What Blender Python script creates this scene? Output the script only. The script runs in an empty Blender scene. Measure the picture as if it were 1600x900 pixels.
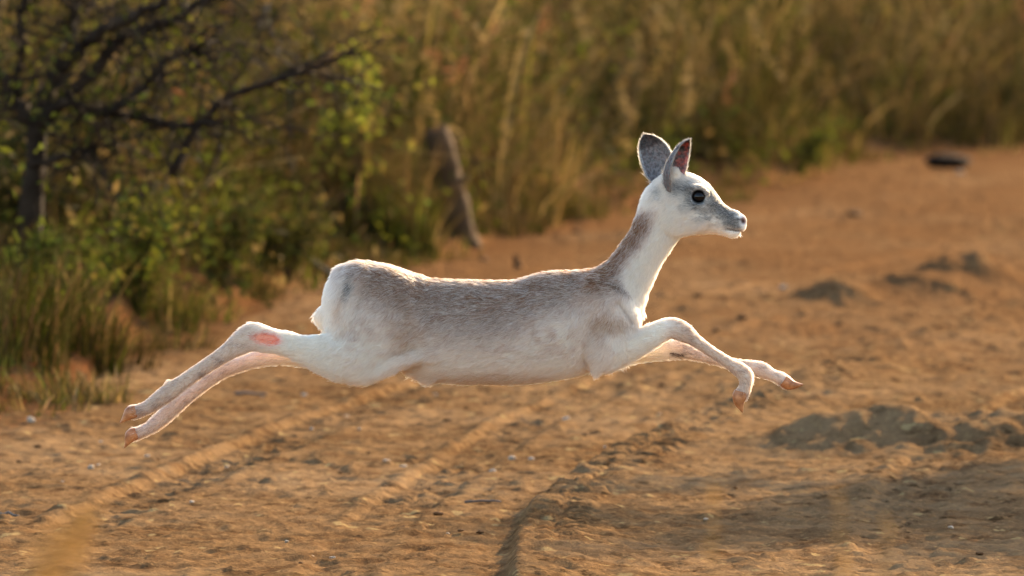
import bpy, math, random
import numpy as np
import openvdb as vdb
R = math.radians
rng = np.random.default_rng(7)
random.seed(7)
scn = bpy.context.scene
COL = scn.collection

# ------------------------------------------------------------------ camera
CAM_H = 2.2
PITCH = 3.19
DIST = 25.0
cam = bpy.data.cameras.new('camera')
camo = bpy.data.objects.new('camera', cam)
COL.objects.link(camo)
camo.location = (0, 0, CAM_H)
camo.rotation_euler = (R(90 - PITCH), 0, 0)
cam.sensor_width = 36
cam.lens = 315
cam.clip_end = 2000
cam.dof.use_dof = True
cam.dof.focus_distance = 24.95
cam.dof.aperture_fstop = 5.0
scn.camera = camo

# ------------------------------------------------------------------ sky, sun, exposure
SUN_EL, SUN_AZ = 21.0, 33.0          # azimuth to the right of straight behind the animal
w = bpy.data.worlds.new('World')
scn.world = w
w.use_nodes = True
wn = w.node_tree.nodes
sky = wn.new('ShaderNodeTexSky')
sky.sky_type = 'NISHITA'
sky.sun_disc = False
sky.sun_elevation = R(SUN_EL)
sky.sun_rotation = R(SUN_AZ)
sky.dust_density = 1.5
wn['Background'].inputs['Strength'].default_value = 0.15
w.node_tree.links.new(sky.outputs[0], wn['Background'].inputs['Color'])
sun = bpy.data.lights.new('sun', 'SUN')
sun.energy = 4.4
sun.angle = R(0.53)
sun.color = (1.0, 0.775, 0.49)
suno = bpy.data.objects.new('sun', sun)
COL.objects.link(suno)
suno.rotation_euler = (R(90 - SUN_EL), 0, R(180 - SUN_AZ))
suno.location = (10, 60, 30)
scn.view_settings.view_transform = 'Standard'
scn.view_settings.look = 'None'
scn.view_settings.gamma = 1
scn.view_settings.exposure = 1.95
scn.render.engine = 'CYCLES'
cy = scn.cycles
cy.use_denoising = True
cy.max_bounces = 14
cy.diffuse_bounces = 8
cy.glossy_bounces = 6
cy.transmission_bounces = 10
cy.transparent_max_bounces = 8
cy.sample_clamp_indirect = 8
scn.cycles_curves.shape = 'RIBBONS'
scn.cycles_curves.subdivisions = 2

# ------------------------------------------------------------------ helpers
def tag(o, label=None, cat=None, group=None, kind=None):
    if label: o['label'] = label
    if cat: o['category'] = cat
    if group: o['group'] = group
    if kind: o['kind'] = kind
    return o

def empty(name, loc):
    o = bpy.data.objects.new(name, None)
    o.empty_display_size = 0.1
    COL.objects.link(o)
    o.location = loc
    return o

def mesh_np(name, V, F, mat=None, col=None, smooth=True):
    """V (n,3); F (m,3|4) int array or list of arrays; col (n,3) per point colour"""
    me = bpy.data.meshes.new(name)
    if not isinstance(F, list): F = [F]
    F = [np.asarray(f, np.int32) for f in F if len(f)]
    V = np.ascontiguousarray(V, np.float32)
    me.vertices.add(len(V))
    me.vertices.foreach_set('co', V.ravel())
    idx = np.concatenate([f.ravel() for f in F])
    tot = np.concatenate([np.full(len(f), f.shape[1], np.int32) for f in F])
    st = np.concatenate([[0], np.cumsum(tot)[:-1]]).astype(np.int32)
    me.loops.add(len(idx))
    me.loops.foreach_set('vertex_index', idx.astype(np.int32))
    me.polygons.add(len(tot))
    me.polygons.foreach_set('loop_start', st)
    me.polygons.foreach_set('use_smooth', np.full(len(tot), smooth, bool))
    if col is not None:
        a = me.attributes.new('col', 'FLOAT_COLOR', 'POINT')
        c4 = np.ones((len(V), 4), np.float32)
        c4[:, :3] = col
        a.data.foreach_set('color', c4.ravel())
    me.update(calc_edges=True)
    if mat: me.materials.append(mat)
    return me

def obj(name, me, parent=None, loc=(0, 0, 0)):
    o = bpy.data.objects.new(name, me)
    COL.objects.link(o)
    o.location = loc
    if parent: o.parent = parent
    return o

_tab = rng.random((256, 256)).astype(np.float32)
def vnoise(x, y, seed=0):
    x = np.asarray(x, np.float64) + seed * 17.31
    y = np.asarray(y, np.float64) + seed * 41.17
    xi = np.floor(x).astype(np.int64); yi = np.floor(y).astype(np.int64)
    fx = x - xi; fy = y - yi
    fx = fx * fx * (3 - 2 * fx); fy = fy * fy * (3 - 2 * fy)
    a = _tab[xi & 255, yi & 255]; b = _tab[(xi + 1) & 255, yi & 255]
    c = _tab[xi & 255, (yi + 1) & 255]; d = _tab[(xi + 1) & 255, (yi + 1) & 255]
    return (a * (1 - fx) + b * fx) * (1 - fy) + (c * (1 - fx) + d * fx) * fy - 0.5

def fbm(x, y, oct=4, seed=0, gain=0.5):
    s = 0; a = 1.0
    for i in range(oct):
        s = s + a * vnoise(x * 2 ** i, y * 2 ** i, seed + i * 3)
        a *= gain
    return s

def sstep(a, b, x):
    t = np.clip((x - a) / (b - a), 0, 1)
    return t * t * (3 - 2 * t)

def ground_xy(px, py):
    """photo pixel (1600x900) on flat ground -> world x, y"""
    a = R(PITCH) + math.atan((py - 450) / 14000)
    d = CAM_H / math.tan(a)
    return (px - 800) / 14000 * math.hypot(d, CAM_H), d

def at(px, py, y):
    """point seen at that pixel, at depth y"""
    a = R(PITCH) + math.atan((py - 450) / 14000)
    z = CAM_H - y * math.tan(a)
    return np.array([(px - 800) / 14000 * math.hypot(y, CAM_H - z), y, z])

# ------------------------------------------------------------------ materials
def new_mat(name):
    m = bpy.data.materials.new(name)
    m.use_nodes = True
    nt = m.node_tree
    for n in list(nt.nodes): nt.nodes.remove(n)
    out = nt.nodes.new('ShaderNodeOutputMaterial')
    return m, nt, nt.nodes, nt.links, out

def noise_node(nt, scale, detail=4, rough=0.55, dim='3D'):
    n = nt.nodes.new('ShaderNodeTexNoise')
    n.inputs['Scale'].default_value = scale
    n.inputs['Detail'].default_value = detail
    n.inputs['Roughness'].default_value = rough
    tc = nt.nodes.get('TC') or nt.nodes.new('ShaderNodeTexCoord')
    tc.name = 'TC'
    nt.links.new(tc.outputs['Object'], n.inputs['Vector'])
    return n

def ramp(nt, src, stops):
    r = nt.nodes.new('ShaderNodeValToRGB')
    e = r.color_ramp.elements
    while len(e) < len(stops): e.new(0.5)
    for el, (p, c) in zip(e, stops):
        el.position = p
        el.color = (c, c, c, 1) if isinstance(c, (int, float)) else (*c, 1)
    nt.links.new(src, r.inputs[0])
    return r

def mix(nt, a, b, fac, mode='MIX'):
    m = nt.nodes.new('ShaderNodeMix')
    m.data_type = 'RGBA'
    m.blend_type = mode
    for s, v in ((m.inputs[0], fac), (m.inputs[6], a), (m.inputs[7], b)):
        if isinstance(v, (int, float)): s.default_value = v
        elif isinstance(v, tuple): s.default_value = (*v, 1)
        else: nt.links.new(v, s)
    return m.outputs[2]

def leafy_mat(name, translucency=0.45, gain=1.0, tgain=1.6):
    """thin plant tissue: colour from the 'col' attribute, part of the light passes through"""
    m, nt, N, L, out = new_mat(name)
    a = N.new('ShaderNodeAttribute'); a.attribute_name = 'col'
    d = N.new('ShaderNodeBsdfDiffuse')
    t = N.new('ShaderNodeBsdfTranslucent')
    L.new(a.outputs['Color'], d.inputs[0])
    g = mix(nt, a.outputs['Color'], (tgain, tgain * 0.90, tgain * 0.6), 1.0, 'MULTIPLY')
    L.new(g, t.inputs[0])
    ms = N.new('ShaderNodeMixShader'); ms.inputs[0].default_value = translucency
    L.new(d.outputs[0], ms.inputs[1]); L.new(t.outputs[0], ms.inputs[2])
    L.new(ms.outputs[0], out.inputs[0])
    return m

def solid_mat(name, c1, c2, scale, rough=0.85, bump=0.4, bscale=None, detail=5, spec=0.06, dist=0.01):
    m, nt, N, L, out = new_mat(name)
    p = N.new('ShaderNodeBsdfPrincipled')
    n = noise_node(nt, scale, detail)
    r = ramp(nt, n.outputs[0], [(0.32, c1), (0.68, c2)])
    L.new(r.outputs[0], p.inputs['Base Color'])
    p.inputs['Roughness'].default_value = rough
    p.inputs['Specular IOR Level'].default_value = spec
    if bump:
        n2 = noise_node(nt, bscale or scale * 3, 6, 0.6)
        b = N.new('ShaderNodeBump'); b.inputs['Strength'].default_value = bump
        b.inputs['Distance'].default_value = dist
        L.new(n2.outputs[0], b.inputs['Height'])
        L.new(b.outputs[0], p.inputs['Normal'])
    L.new(p.outputs[0], out.inputs[0])
    return m

def attr_mat(name, rough=0.8, spec=0.25, nscale=90, namt=0.25, bump=0.2, bscale=300, dist=0.002):
    m, nt, N, L, out = new_mat(name)
    p = N.new('ShaderNodeBsdfPrincipled')
    a = N.new('ShaderNodeAttribute'); a.attribute_name = 'col'
    n = noise_node(nt, nscale, 5)
    r = ramp(nt, n.outputs[0], [(0.3, 1 - namt), (0.7, 1.0)])
    L.new(mix(nt, a.outputs['Color'], r.outputs[0], 1.0, 'MULTIPLY'), p.inputs['Base Color'])
    p.inputs['Roughness'].default_value = rough
    p.inputs['Specular IOR Level'].default_value = spec
    n2 = noise_node(nt, bscale, 5)
    b = N.new('ShaderNodeBump'); b.inputs['Strength'].default_value = bump; b.inputs['Distance'].default_value = dist
    L.new(n2.outputs[0], b.inputs['Height']); L.new(b.outputs[0], p.inputs['Normal'])
    L.new(p.outputs[0], out.inputs[0])
    return m

# sandy red soil: 'verge' attribute = litter-strewn, darker soil beyond the track edge
def soil_material():
    m, nt, N, L, out = new_mat('sandy_soil')
    p = N.new('ShaderNodeBsdfPrincipled')
    big = noise_node(nt, 0.55, 4)
    med = noise_node(nt, 5.0, 6, 0.65)
    fin = noise_node(nt, 46.0, 5, 0.7)
    c = mix(nt, (0.136, 0.074, 0.0315), (0.200, 0.120, 0.059), ramp(nt, big.outputs[0], [(0.35, 0.0), (0.65, 1.0)]).outputs[0])
    c = mix(nt, c, (0.070, 0.034, 0.0145), ramp(nt, med.outputs[0], [(0.42, 0.0), (0.68, 0.85)]).outputs[0])
    c = mix(nt, c, (0.33, 0.190, 0.078), ramp(nt, fin.outputs[0], [(0.52, 0.0), (0.75, 0.7)]).outputs[0])
    deb_shade = noise_node(nt, 17.0, 3, 0.6)      # litter specks, strengthened to paint the dark shadow specks of fine relief
    deb_shade2 = noise_node(nt, 1.1, 3, 0.6)
    dm = mix(nt, ramp(nt, deb_shade.outputs[0], [(0.56, 0.0), (0.64, 0.85)]).outputs[0], (0, 0, 0), ramp(nt, deb_shade2.outputs[0], [(0.40, 0.0), (0.62, 0.85)]).outputs[0])
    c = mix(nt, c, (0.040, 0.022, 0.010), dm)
    str_ = noise_node(nt, 11.0, 2, 0.5)
    c = mix(nt, c, (0.30, 0.20, 0.085), ramp(nt, str_.outputs[0], [(0.66, 0.0), (0.70, 0.7)]).outputs[0])
    at_ = N.new('ShaderNodeAttribute'); at_.attribute_name = 'col'
    sep = N.new('ShaderNodeSeparateColor'); L.new(at_.outputs['Color'], sep.inputs[0])
    lit = noise_node(nt, 14.0, 5, 0.7)
    vc = ramp(nt, lit.outputs[0], [(0.3, (0.045, 0.022, 0.010)), (0.46, (0.115, 0.043, 0.016)), (0.60, (0.060, 0.040, 0.016)), (0.8, (0.14, 0.095, 0.04))])
    c = mix(nt, c, vc.outputs[0], sep.outputs[0])
    c = mix(nt, c, (0.118, 0.057, 0.0225), sep.outputs[1])
    L.new(c, p.inputs['Base Color'])
    p.inputs['Roughness'].default_value = 1.0
    p.inputs['Specular IOR Level'].default_value = 0.0
    n2 = noise_node(nt, 70, 6, 0.7)
    b = N.new('ShaderNodeBump'); b.inputs['Strength'].default_value = 0.7; b.inputs['Distance'].default_value = 0.012
    L.new(n2.outputs[0], b.inputs['Height']); L.new(b.outputs[0], p.inputs['Normal'])
    L.new(p.outputs[0], out.inputs[0])
    return m

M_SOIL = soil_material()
M_GRASS = leafy_mat('dry_grass_blades', 0.36, tgain=0.9)
M_LEAF = leafy_mat('shrub_leaf', 0.32, tgain=1.0)
M_BARK = solid_mat('grey_brown_bark', (0.014, 0.0085, 0.005), (0.042, 0.027, 0.016), 9, 0.9, 0.8, 40, dist=0.02)
M_DEAD = solid_mat('weathered_dead_wood', (0.05, 0.042, 0.036), (0.15, 0.125, 0.105), 12, 0.9, 0.7, 50, dist=0.01)
M_STUMP = solid_mat('stump_bark', (0.050, 0.027, 0.013), (0.098, 0.054, 0.027), 12, 0.9, 0.9, 45, dist=0.02)
M_STONE = solid_mat('pale_quartz_stone', (0.27, 0.185, 0.115), (0.46, 0.36, 0.26), 25, 0.8, 0.4, 90, dist=0.004)
M_CLOD = solid_mat('soil_clod', (0.085, 0.040, 0.016), (0.16, 0.078, 0.032), 20, 0.95, 0.6, 80, dist=0.006)
M_DARKLUMP = solid_mat('dark_lump', (0.022, 0.014, 0.009), (0.050, 0.031, 0.019), 14, 0.95, 0.6, 50, dist=0.01)

# ------------------------------------------------------------------ ground
EDGE_PX = [(-500, 700), (0, 640), (130, 602), (200, 540), (330, 505), (480, 440), (640, 414), (740, 386), (900, 338), (1200, 300), (1350, 248), (1600, 226), (2100, 205)]
EDGE = np.array([ground_xy(*p) for p in EDGE_PX])
def y_edge(x):
    x = np.asarray(x, float)
    return np.interp(x, EDGE[:, 0], EDGE[:, 1])

def poly_dist(x, y, P):
    """distance to polyline, signed side and arc length"""
    best = np.full(x.shape, 1e9); side = np.zeros(x.shape); arc = np.zeros(x.shape)
    s0 = 0
    for (ax, ay), (bx, by) in zip(P[:-1], P[1:]):
        dx, dy = bx - ax, by - ay
        l = math.hypot(dx, dy)
        t = np.clip(((x - ax) * dx + (y - ay) * dy) / l ** 2, 0, 1)
        qx, qy = x - ax - t * dx, y - ay - t * dy
        d = np.hypot(qx, qy)
        m = d < best
        best = np.where(m, d, best)
        side = np.where(m, np.sign(dx * qy - dy * qx), side)
        arc = np.where(m, s0 + t * l, arc)
        s0 += l
    return best, side, arc

def smooth_poly(P, n=60):
    P = np.array(P, float)
    for _ in range(4):
        Q = [P[0]]
        for a, b in zip(P[:-1], P[1:]):
            Q += [0.75 * a + 0.25 * b, 0.25 * a + 0.75 * b]
        Q.append(P[-1]); P = np.array(Q)
    k = np.linspace(0, len(P) - 1, n)
    return np.stack([np.interp(k, range(len(P)), P[:, i]) for i in range(P.shape[1])], 1)

TRACKS = [(smooth_poly([(0.07, 21.0), (0.11, 25.0), (0.13, 26.6), (0.22, 28.0), (0.53, 30.3), (1.05, 33.0), (2.3, 38.5), (4.2, 44), (8, 54)]), 0.098, 0.042),
          (smooth_poly([(1.0, 22.0), (1.1, 26.0), (1.35, 29.0), (1.9, 32.5), (3.0, 37.5), (5.2, 43.5), (9, 53)]), 0.12, 0.014),
          (smooth_poly([(-1.8, 22), (-1.35, 26), (-1.0, 29), (-0.45, 32.5), (0.6, 37.5), (2.6, 44.5), (6, 53)]), 0.11, 0.026),
          (smooth_poly([(-0.6, 22), (-0.45, 26), (-0.2, 29), (0.2, 32.5), (1.2, 37.5), (3.2, 44), (7, 53)]), 0.10, 0.018)]

def terrain(x, y, fine=True):
    x = np.asarray(x, float); y = np.asarray(y, float)
    h = 0.035 * fbm(x * 0.45, y * 0.30, 3, 1)
    e = y - y_edge(x)
    h = h + 0.10 * sstep(-0.1, 2.5, e) + 0.06 * sstep(-0.3, 0.6, e) * (0.5 + fbm(x * 1.6, y * 1.0, 3, 5))
    # pushed-up soil heaps on the track
    def heap(cx, cy, rx, ry, hh, seed):
        q = ((x - cx) / rx) ** 2 + ((y - cy) / ry) ** 2
        return hh * np.exp(-q * 1.4) * (1 + 0.65 * fbm(x * 6, y * 5, 3, seed))
    cx, cy = ground_xy(1420, 712); h = h + heap(cx + 0.06, cy + 0.3, 0.66, 0.34, 0.066, 11)
    cx, cy = ground_xy(1300, 706); h = h + heap(cx, cy + 0.2, 0.30, 0.26, 0.055, 19)
    cx, cy = ground_xy(1590, 708); h = h + heap(cx, cy + 0.25, 0.6, 0.34, 0.078, 12)
    cx, cy = ground_xy(1310, 470); h = h + heap(cx, cy, 0.20, 0.26, 0.085, 13)
    cx, cy = ground_xy(1430, 468); h = h + heap(cx, cy + .3, 0.34, 0.30, 0.085, 18)
    cx, cy = ground_xy(1510, 466); h = h + heap(cx, cy + .6, 0.38, 0.30, 0.13, 14)
    cx, cy = ground_xy(960, 385); h = h + heap(cx, cy + .5, 0.5, 0.6, 0.04, 15)
    if not fine: return h
    road = 1 - sstep(-0.4, 0.5, e)
    tread = np.zeros_like(h)
    for P, hw, dep in TRACKS:
        d, side, arc = poly_dist(x, y, P)
        inside = 1 - sstep(hw * 0.8, hw * 1.1, d)
        fade = np.clip(0.65 + 1.1 * fbm(arc * 0.7, arc * 0 + hw * 50, 2, 33), 0.25, 1)
        lug = (np.sin(arc * 2 * np.pi / np.where(dep > .03, .15, .10) + np.where(side > 0, 1, -1) * d * 18) > 0.0) * 1.0
        berm = np.exp(-((d - hw * 1.28) / (hw * 0.30)) ** 2) * np.where(side > 0, 1.0, 0.35)
        if dep > .03:
            sl = -side * d
            h = h + (0.038 * sstep(-hw - .035, -hw + .005, sl) * (1 - sstep(-hw, 4 * hw, sl)) - 0.012 * np.exp(-((sl + hw + .07) / .045) ** 2)) * (.9 + .4 * fbm(arc * 3, arc * 0, 2, 35)) * road
            berm = berm * 0
        h = h - dep * 0.6 * inside * fade * road * (dep < .03)
        tread = tread + np.clip(dep * .5, .006, .020) * (lug - 0.5) * inside * fade * (d > 0.012) * road
        h = h + dep * 0.75 * berm * (0.8 + 0.6 * fbm(x * 7, y * 7, 2, 21)) * fade * road
    h = h + tread
    r = fbm(x * 3.2, y * 3.2, 3, 7)
    h = h + 0.010 * r + 0.0065 * fbm(x * 9, y * 9, 3, 9, 0.6) + 0.0125 * fbm(x * 19, y * 19, 3, 29, 0.72)
    cl = vnoise(x * 16, y * 16, 40)
    h = h + 0.012 * sstep(0.24, 0.46, cl) * sstep(-0.1, 0.25, vnoise(x * 1.3, y * 1.3, 41) + 0.1)
    return h

def axis_x():
    f = np.arange(-2.6, 2.6001, 0.0125)
    o = [2.6]
    while o[-1] < 260: o.append(o[-1] * 1.085 + 0.01)
    o = np.array(o[1:])
    return np.concatenate([-o[::-1], f, o])
def axis_y():
    y = [21.6]
    while y[-1] < 330:
        d = y[-1]
        y.append(d + (0.0185 if d < 29 else 0.0185 * (d / 29) ** 2.1 if d < 60 else (d - 60) * 0.2 + 0.3))
    n = [21.6]
    while n[-1] > -60: n.append(n[-1] - (0.05 + (21.6 - n[-1]) * 0.25))
    return np.concatenate([np.array(n[1:])[::-1], np.array(y)])
ax, ay = axis_x(), axis_y()
GX, GY = np.meshgrid(ax, ay, indexing='ij')
HZ = terrain(GX, GY)
nx, ny = GX.shape
ii = np.arange(nx * ny).reshape(nx, ny)
Fq = np.stack([ii[:-1, :-1], ii[1:, :-1], ii[1:, 1:], ii[:-1, 1:]], -1).reshape(-1, 4)
vg = sstep(-1.5, 0.5, (GY - y_edge(GX)) + 2.6 * fbm(GX * 1.3, GY * 0.6, 4, 3))
# far ground turns redder and darker, in patches
red = 0.75 * sstep(31, 41, GY + 6 * fbm(GX * .7, GY * .35, 3, 8)) * (0.6 + 0.9 * (fbm(GX * 2.5, GY * .9, 3, 6) + .4))
red = np.clip(red, 0, .85)
colg = np.stack([vg, red, vg * 0], -1).reshape(-1, 3)
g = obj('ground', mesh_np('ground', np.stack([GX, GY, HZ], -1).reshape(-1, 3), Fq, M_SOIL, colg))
tag(g, 'reddish sandy dirt track with tyre ruts and soil heaps', 'ground', kind='structure')

def gz(x, y):
    return float(terrain(np.array([x]), np.array([y]))[0])

# ------------------------------------------------------------------ vegetation generators
def blades(root, H, lean_dir, lean, width, col, seed_head=None, levels=4):
    """curved blades -> V, F, C. seed_head: 0..1 per blade, swells the top third"""
    n = len(root)
    t = np.linspace(0, 1, levels + 1)
    ca, sa = np.cos(lean_dir), np.sin(lean_dir)
    ph = rng.random(n) * 2 * np.pi
    wx, wy = np.cos(ph), np.sin(ph)
    V = np.zeros((n, levels * 2 + 1, 3), np.float32)
    for k, tk in enumerate(t):
        off = lean * H * tk ** 1.9
        c = np.stack([root[:, 0] + ca * off, root[:, 1] + sa * off, root[:, 2] + H * (tk - 0.28 * lean * tk ** 2.2)], -1)
        wk = width * (1 - 0.75 * tk)
        if seed_head is not None:
            wk = wk * (1 + seed_head * 3.2 * max(0, 1 - abs(tk - 0.86) / 0.17))
        if k == levels:
            V[:, 2 * levels] = c
        else:
            o = np.stack([wx * wk, wy * wk, wk * 0], -1) * 0.5
            V[:, 2 * k] = c - o; V[:, 2 * k + 1] = c + o
    m = levels * 2 + 1
    fs = []
    for k in range(levels - 1):
        a = 2 * k
        fs += [(a, a + 1, a + 3), (a, a + 3, a + 2)]
    fs.append((2 * levels - 2, 2 * levels - 1, 2 * levels))
    F = (np.array(fs)[None] + (np.arange(n) * m)[:, None, None]).reshape(-1, 3)
    tt = np.concatenate([np.repeat(t[:-1], 2), [1.0]])
    C = np.repeat(col[:, None], m, 1)
    return V.reshape(-1, 3), F, C.reshape(-1, 3)

def leaves(cent, size, col, elong=1.6):
    n = len(cent)
    a = rng.normal(size=(n, 3)); a /= np.linalg.norm(a, axis=1)[:, None]
    b = rng.normal(size=(n, 3)); b -= (b * a).sum(1)[:, None] * a; b /= np.linalg.norm(b, axis=1)[:, None]
    c = np.cross(a, b)
    s = size[:, None]
    V = np.stack([cent - a * s * elong * .5, cent + b * s * .42 + c * s * .12, cent + a * s * elong * .5, cent - b * s * .42 + c * s * .12], 1)
    i = (np.arange(n) * 4)[:, None, None]
    F = (np.array([(0, 1, 2), (0, 2, 3)])[None] + i).reshape(-1, 3)
    return V.reshape(-1, 3), F, np.repeat(col[:, None], 4, 1).reshape(-1, 3)

STRAW = np.array([(0.20, 0.137, 0.055), (0.15, 0.104, 0.040), (0.26, 0.185, 0.085), (0.12, 0.085, 0.032), (0.21, 0.125, 0.066)])
GREEN = np.array([(0.060, 0.070, 0.012), (0.080, 0.088, 0.015), (0.045, 0.056, 0.011), (0.10, 0.094, 0.018)])
def blade_cols(n, green):
    g = rng.random(n) < green
    c = STRAW[rng.integers(0, len(STRAW), n)]
    c[g] = GREEN[rng.integers(0, len(GREEN), g.sum())]
    k = rng.random(n)
    return c * np.where(k < .4, .35 + k, np.where(k > .9, 1.9, .8))[:, None]

def cat3(parts):
    V, F, C, o = [], [], [], 0
    for v, f, c in parts:
        V.append(v); F.append(f + o); C.append(c); o += len(v)
    return np.concatenate(V), np.concatenate(F), np.concatenate(C)

def tuft_field(cent, per, spread, H, Hvar, width, green, seedp=0.5, lean=0.28, wind=0.0):
    """many tufts; cent (n,2), H per tuft, green per tuft"""
    n = len(cent)
    cid = np.repeat(np.arange(n), per)
    N = len(cid)
    ang = rng.random(N) * 2 * np.pi
    rad = np.sqrt(rng.random(N)) * spread
    x = cent[cid, 0] + np.cos(ang) * rad; y = cent[cid, 1] + np.sin(ang) * rad
    z = terrain(x, y, False) - 0.015
    h = H[cid] * (1 - Hvar * rng.random(N) ** 1.3)
    c = blade_cols(N, np.asarray(green)[cid] if np.ndim(green) else green)
    tint = 0.80 * (0.45 + 1.0 * rng.random(n) ** 1.3)[cid][:, None]
    sh = (rng.random(N) < seedp) * rng.random(N) * 1.5
    ld = np.where(rng.random(N) < .5, ang, (rng.random(n) * 6.28)[cid]) + rng.normal(size=N) * 0.6
    return blades(np.stack([x, y, z], -1), h, ld, np.abs(rng.normal(size=N)) * lean + 0.06, width * (0.6 + 0.8 * rng.random(N)), c * tint, sh)

# --- tall savanna grass beyond the track: one mass
def scatter(x0, x1, y0, y1, n):
    return np.stack([rng.uniform(x0, x1, n), rng.uniform(y0, y1, n)], -1)
c = scatter(-4.6, 6.5, 38, 82, 12000)
e = c[:, 1] - y_edge(c[:, 0])
front = -0.7 + 1.9 * (0.5 + fbm(c[:, 0] * 0.9, c[:, 1] * 0.3, 3, 61)) + 2.6 * sstep(-0.2, -1.2, c[:, 0])
inview = np.abs(c[:, 0]) < 0.062 * c[:, 1] + 0.6
dens = np.clip(0.34 + 2.4 * fbm(c[:, 0] * 0.9, c[:, 1] * 0.7, 3, 63), 0.0, 1) * np.where(c[:, 1] > 66, 0.55, 1.0)
keep = (e > front) & inview & (rng.random(len(c)) < dens)
c = c[keep]; e = e[keep] - front[keep]
Ht = (0.55 + 0.85 * sstep(0.0, 3.0, e)) * (0.75 + 0.55 * rng.random(len(c)))
gr = np.clip(0.30 + 0.9 * fbm(c[:, 0] * 0.7, c[:, 1] * 0.5, 3, 65) + 0.22 * sstep(0.8, 2.4, c[:, 0]), 0.03, 0.8)
V, F, C = tuft_field(c, 22, 0.16, Ht, 0.65, 0.0095, gr, 0.65, 0.8)
o = obj('tall_grass', mesh_np('tall_grass', V, F, M_GRASS, C))
tag(o, 'tall dry golden and olive savanna grass filling the background', 'grass', kind='stuff')

# --- short grass and weeds on the verge
c = scatter(-4, 5, 30, 60, 15000)
e = c[:, 1] - y_edge(c[:, 0])
dens = np.clip(0.55 + 1.6 * fbm(c[:, 0] * 1.4, c[:, 1] * 0.8, 3, 71), 0, 1) * sstep(-1.3, 0.8, e + 0.5 * sstep(.2, -.4, c[:, 0]))
keep = (e < 3.2 + 2.5 * sstep(-0.2, -1.0, c[:, 0])) & (np.abs(c[:, 0]) < 0.062 * c[:, 1] + 0.4) & (rng.random(len(c)) < dens)
c = c[keep]; e = e[keep]
Ht = (0.10 + 0.26 * sstep(0.1, 1.8, e)) * (0.6 + 0.8 * rng.random(len(c)))
gr = np.clip(0.55 + 0.8 * fbm(c[:, 0] * 1.1, c[:, 1] * 0.6, 3, 73), 0.1, 0.95)
V, F, C = tuft_field(c, 18, 0.09, Ht, 0.6, 0.0075, gr, 0.2, 0.5)
o = obj('verge_grass', mesh_np('verge_grass', V, F, M_GRASS, C))
tag(o, 'short green and straw grass growing along the track verge', 'grass', kind='stuff')

# --- tangled weeds, dead leaves and seed heads filling the thicket and the grass: one mass
c = scatter(-4.2, 5.5, 32, 66, 8200)
e = c[:, 1] - y_edge(c[:, 0])
left = sstep(0.3, -0.6, c[:, 0])
keep = (e > 0.2 - 0.55 * left) & (np.abs(c[:, 0]) < 0.062 * c[:, 1] + 0.3) & (rng.random(len(c)) < np.where(left > .5, np.where(c[:, 1] < 46, 1.0, .6), .95) * np.clip(.6 + 1.5 * fbm(c[:, 0] * 1.2, c[:, 1] * .8, 3, 81), .1, 1))
c = c[keep]; e = e[keep]
per = 16
hmax = (.18 + .85 * sstep(0.1, 2.5, e)) * (.35 + .75 * rng.random(len(c)))
cid = np.repeat(np.arange(len(c)), per); N_ = len(cid)
PAL = np.array([(0.10, 0.11, 0.016), (0.055, 0.065, 0.013), (0.15, 0.10, 0.038), (0.08, 0.052, 0.022), (0.20, 0.145, 0.065), (0.13, 0.055, 0.03), (0.03, 0.034, 0.011)])
tc_ = PAL[rng.choice(7, len(c), p=[.14, .25, .16, .14, .06, .02, .23])]
xyz = np.stack([c[cid, 0] + rng.normal(size=N_) * .07, c[cid, 1] + rng.normal(size=N_) * .07, np.zeros(N_)], -1)
xyz[:, 2] = terrain(xyz[:, 0], xyz[:, 1], False) + np.clip(hmax[cid] * (.75 + .25 * rng.random(N_)) + rng.normal(size=N_) * .08, .01, None)
part = [leaves(xyz, rng.uniform(.014, .042, N_), .8 * tc_[cid] * rng.uniform(.6, 1.4, (N_, 1)), 1.9)]
# slanting seed plumes standing over the grass
npl = 520
pc = scatter(-3.6, 4.6, 42, 62, npl * 4)
pe = pc[:, 1] - y_edge(pc[:, 0])
pc = pc[(pe > .6) & (pe < 9) & (np.abs(pc[:, 0]) < .06 * pc[:, 1] + .3)][:npl]
pe = pc[:, 1] - y_edge(pc[:, 0])
for (x_, y_), ee in zip(pc, pe):
    hgt = (.30 + .75 * min(1, ee / 3)) * rng.uniform(.6, 1.25)
    dv = np.array([rng.normal() * .55, rng.normal() * .4, 1]); dv /= np.linalg.norm(dv)
    m_ = 34; t_ = rng.random(m_)
    cc = np.array([x_, y_, .1 + hgt]) + dv * (t_[:, None] - .5) * rng.uniform(.14, .30) + rng.normal(size=(m_, 3)) * .014
    colr = np.array([(0.20, .135, .055), (.26, .185, .09), (.16, .10, .04), (.24, .105, .06)])[rng.choice(4, p=[.45, .25, .24, .06])]
    part.append(leaves(cc, rng.uniform(.008, .018, m_), colr * rng.uniform(.7, 1.2, (m_, 1)), 3))
V, F, C = cat3(part)
o = obj('undergrowth', mesh_np('undergrowth', V, F, M_LEAF, C))
tag(o, 'tangle of weeds and dead leaves among the grass and shrubs', 'undergrowth', kind='stuff')

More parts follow.
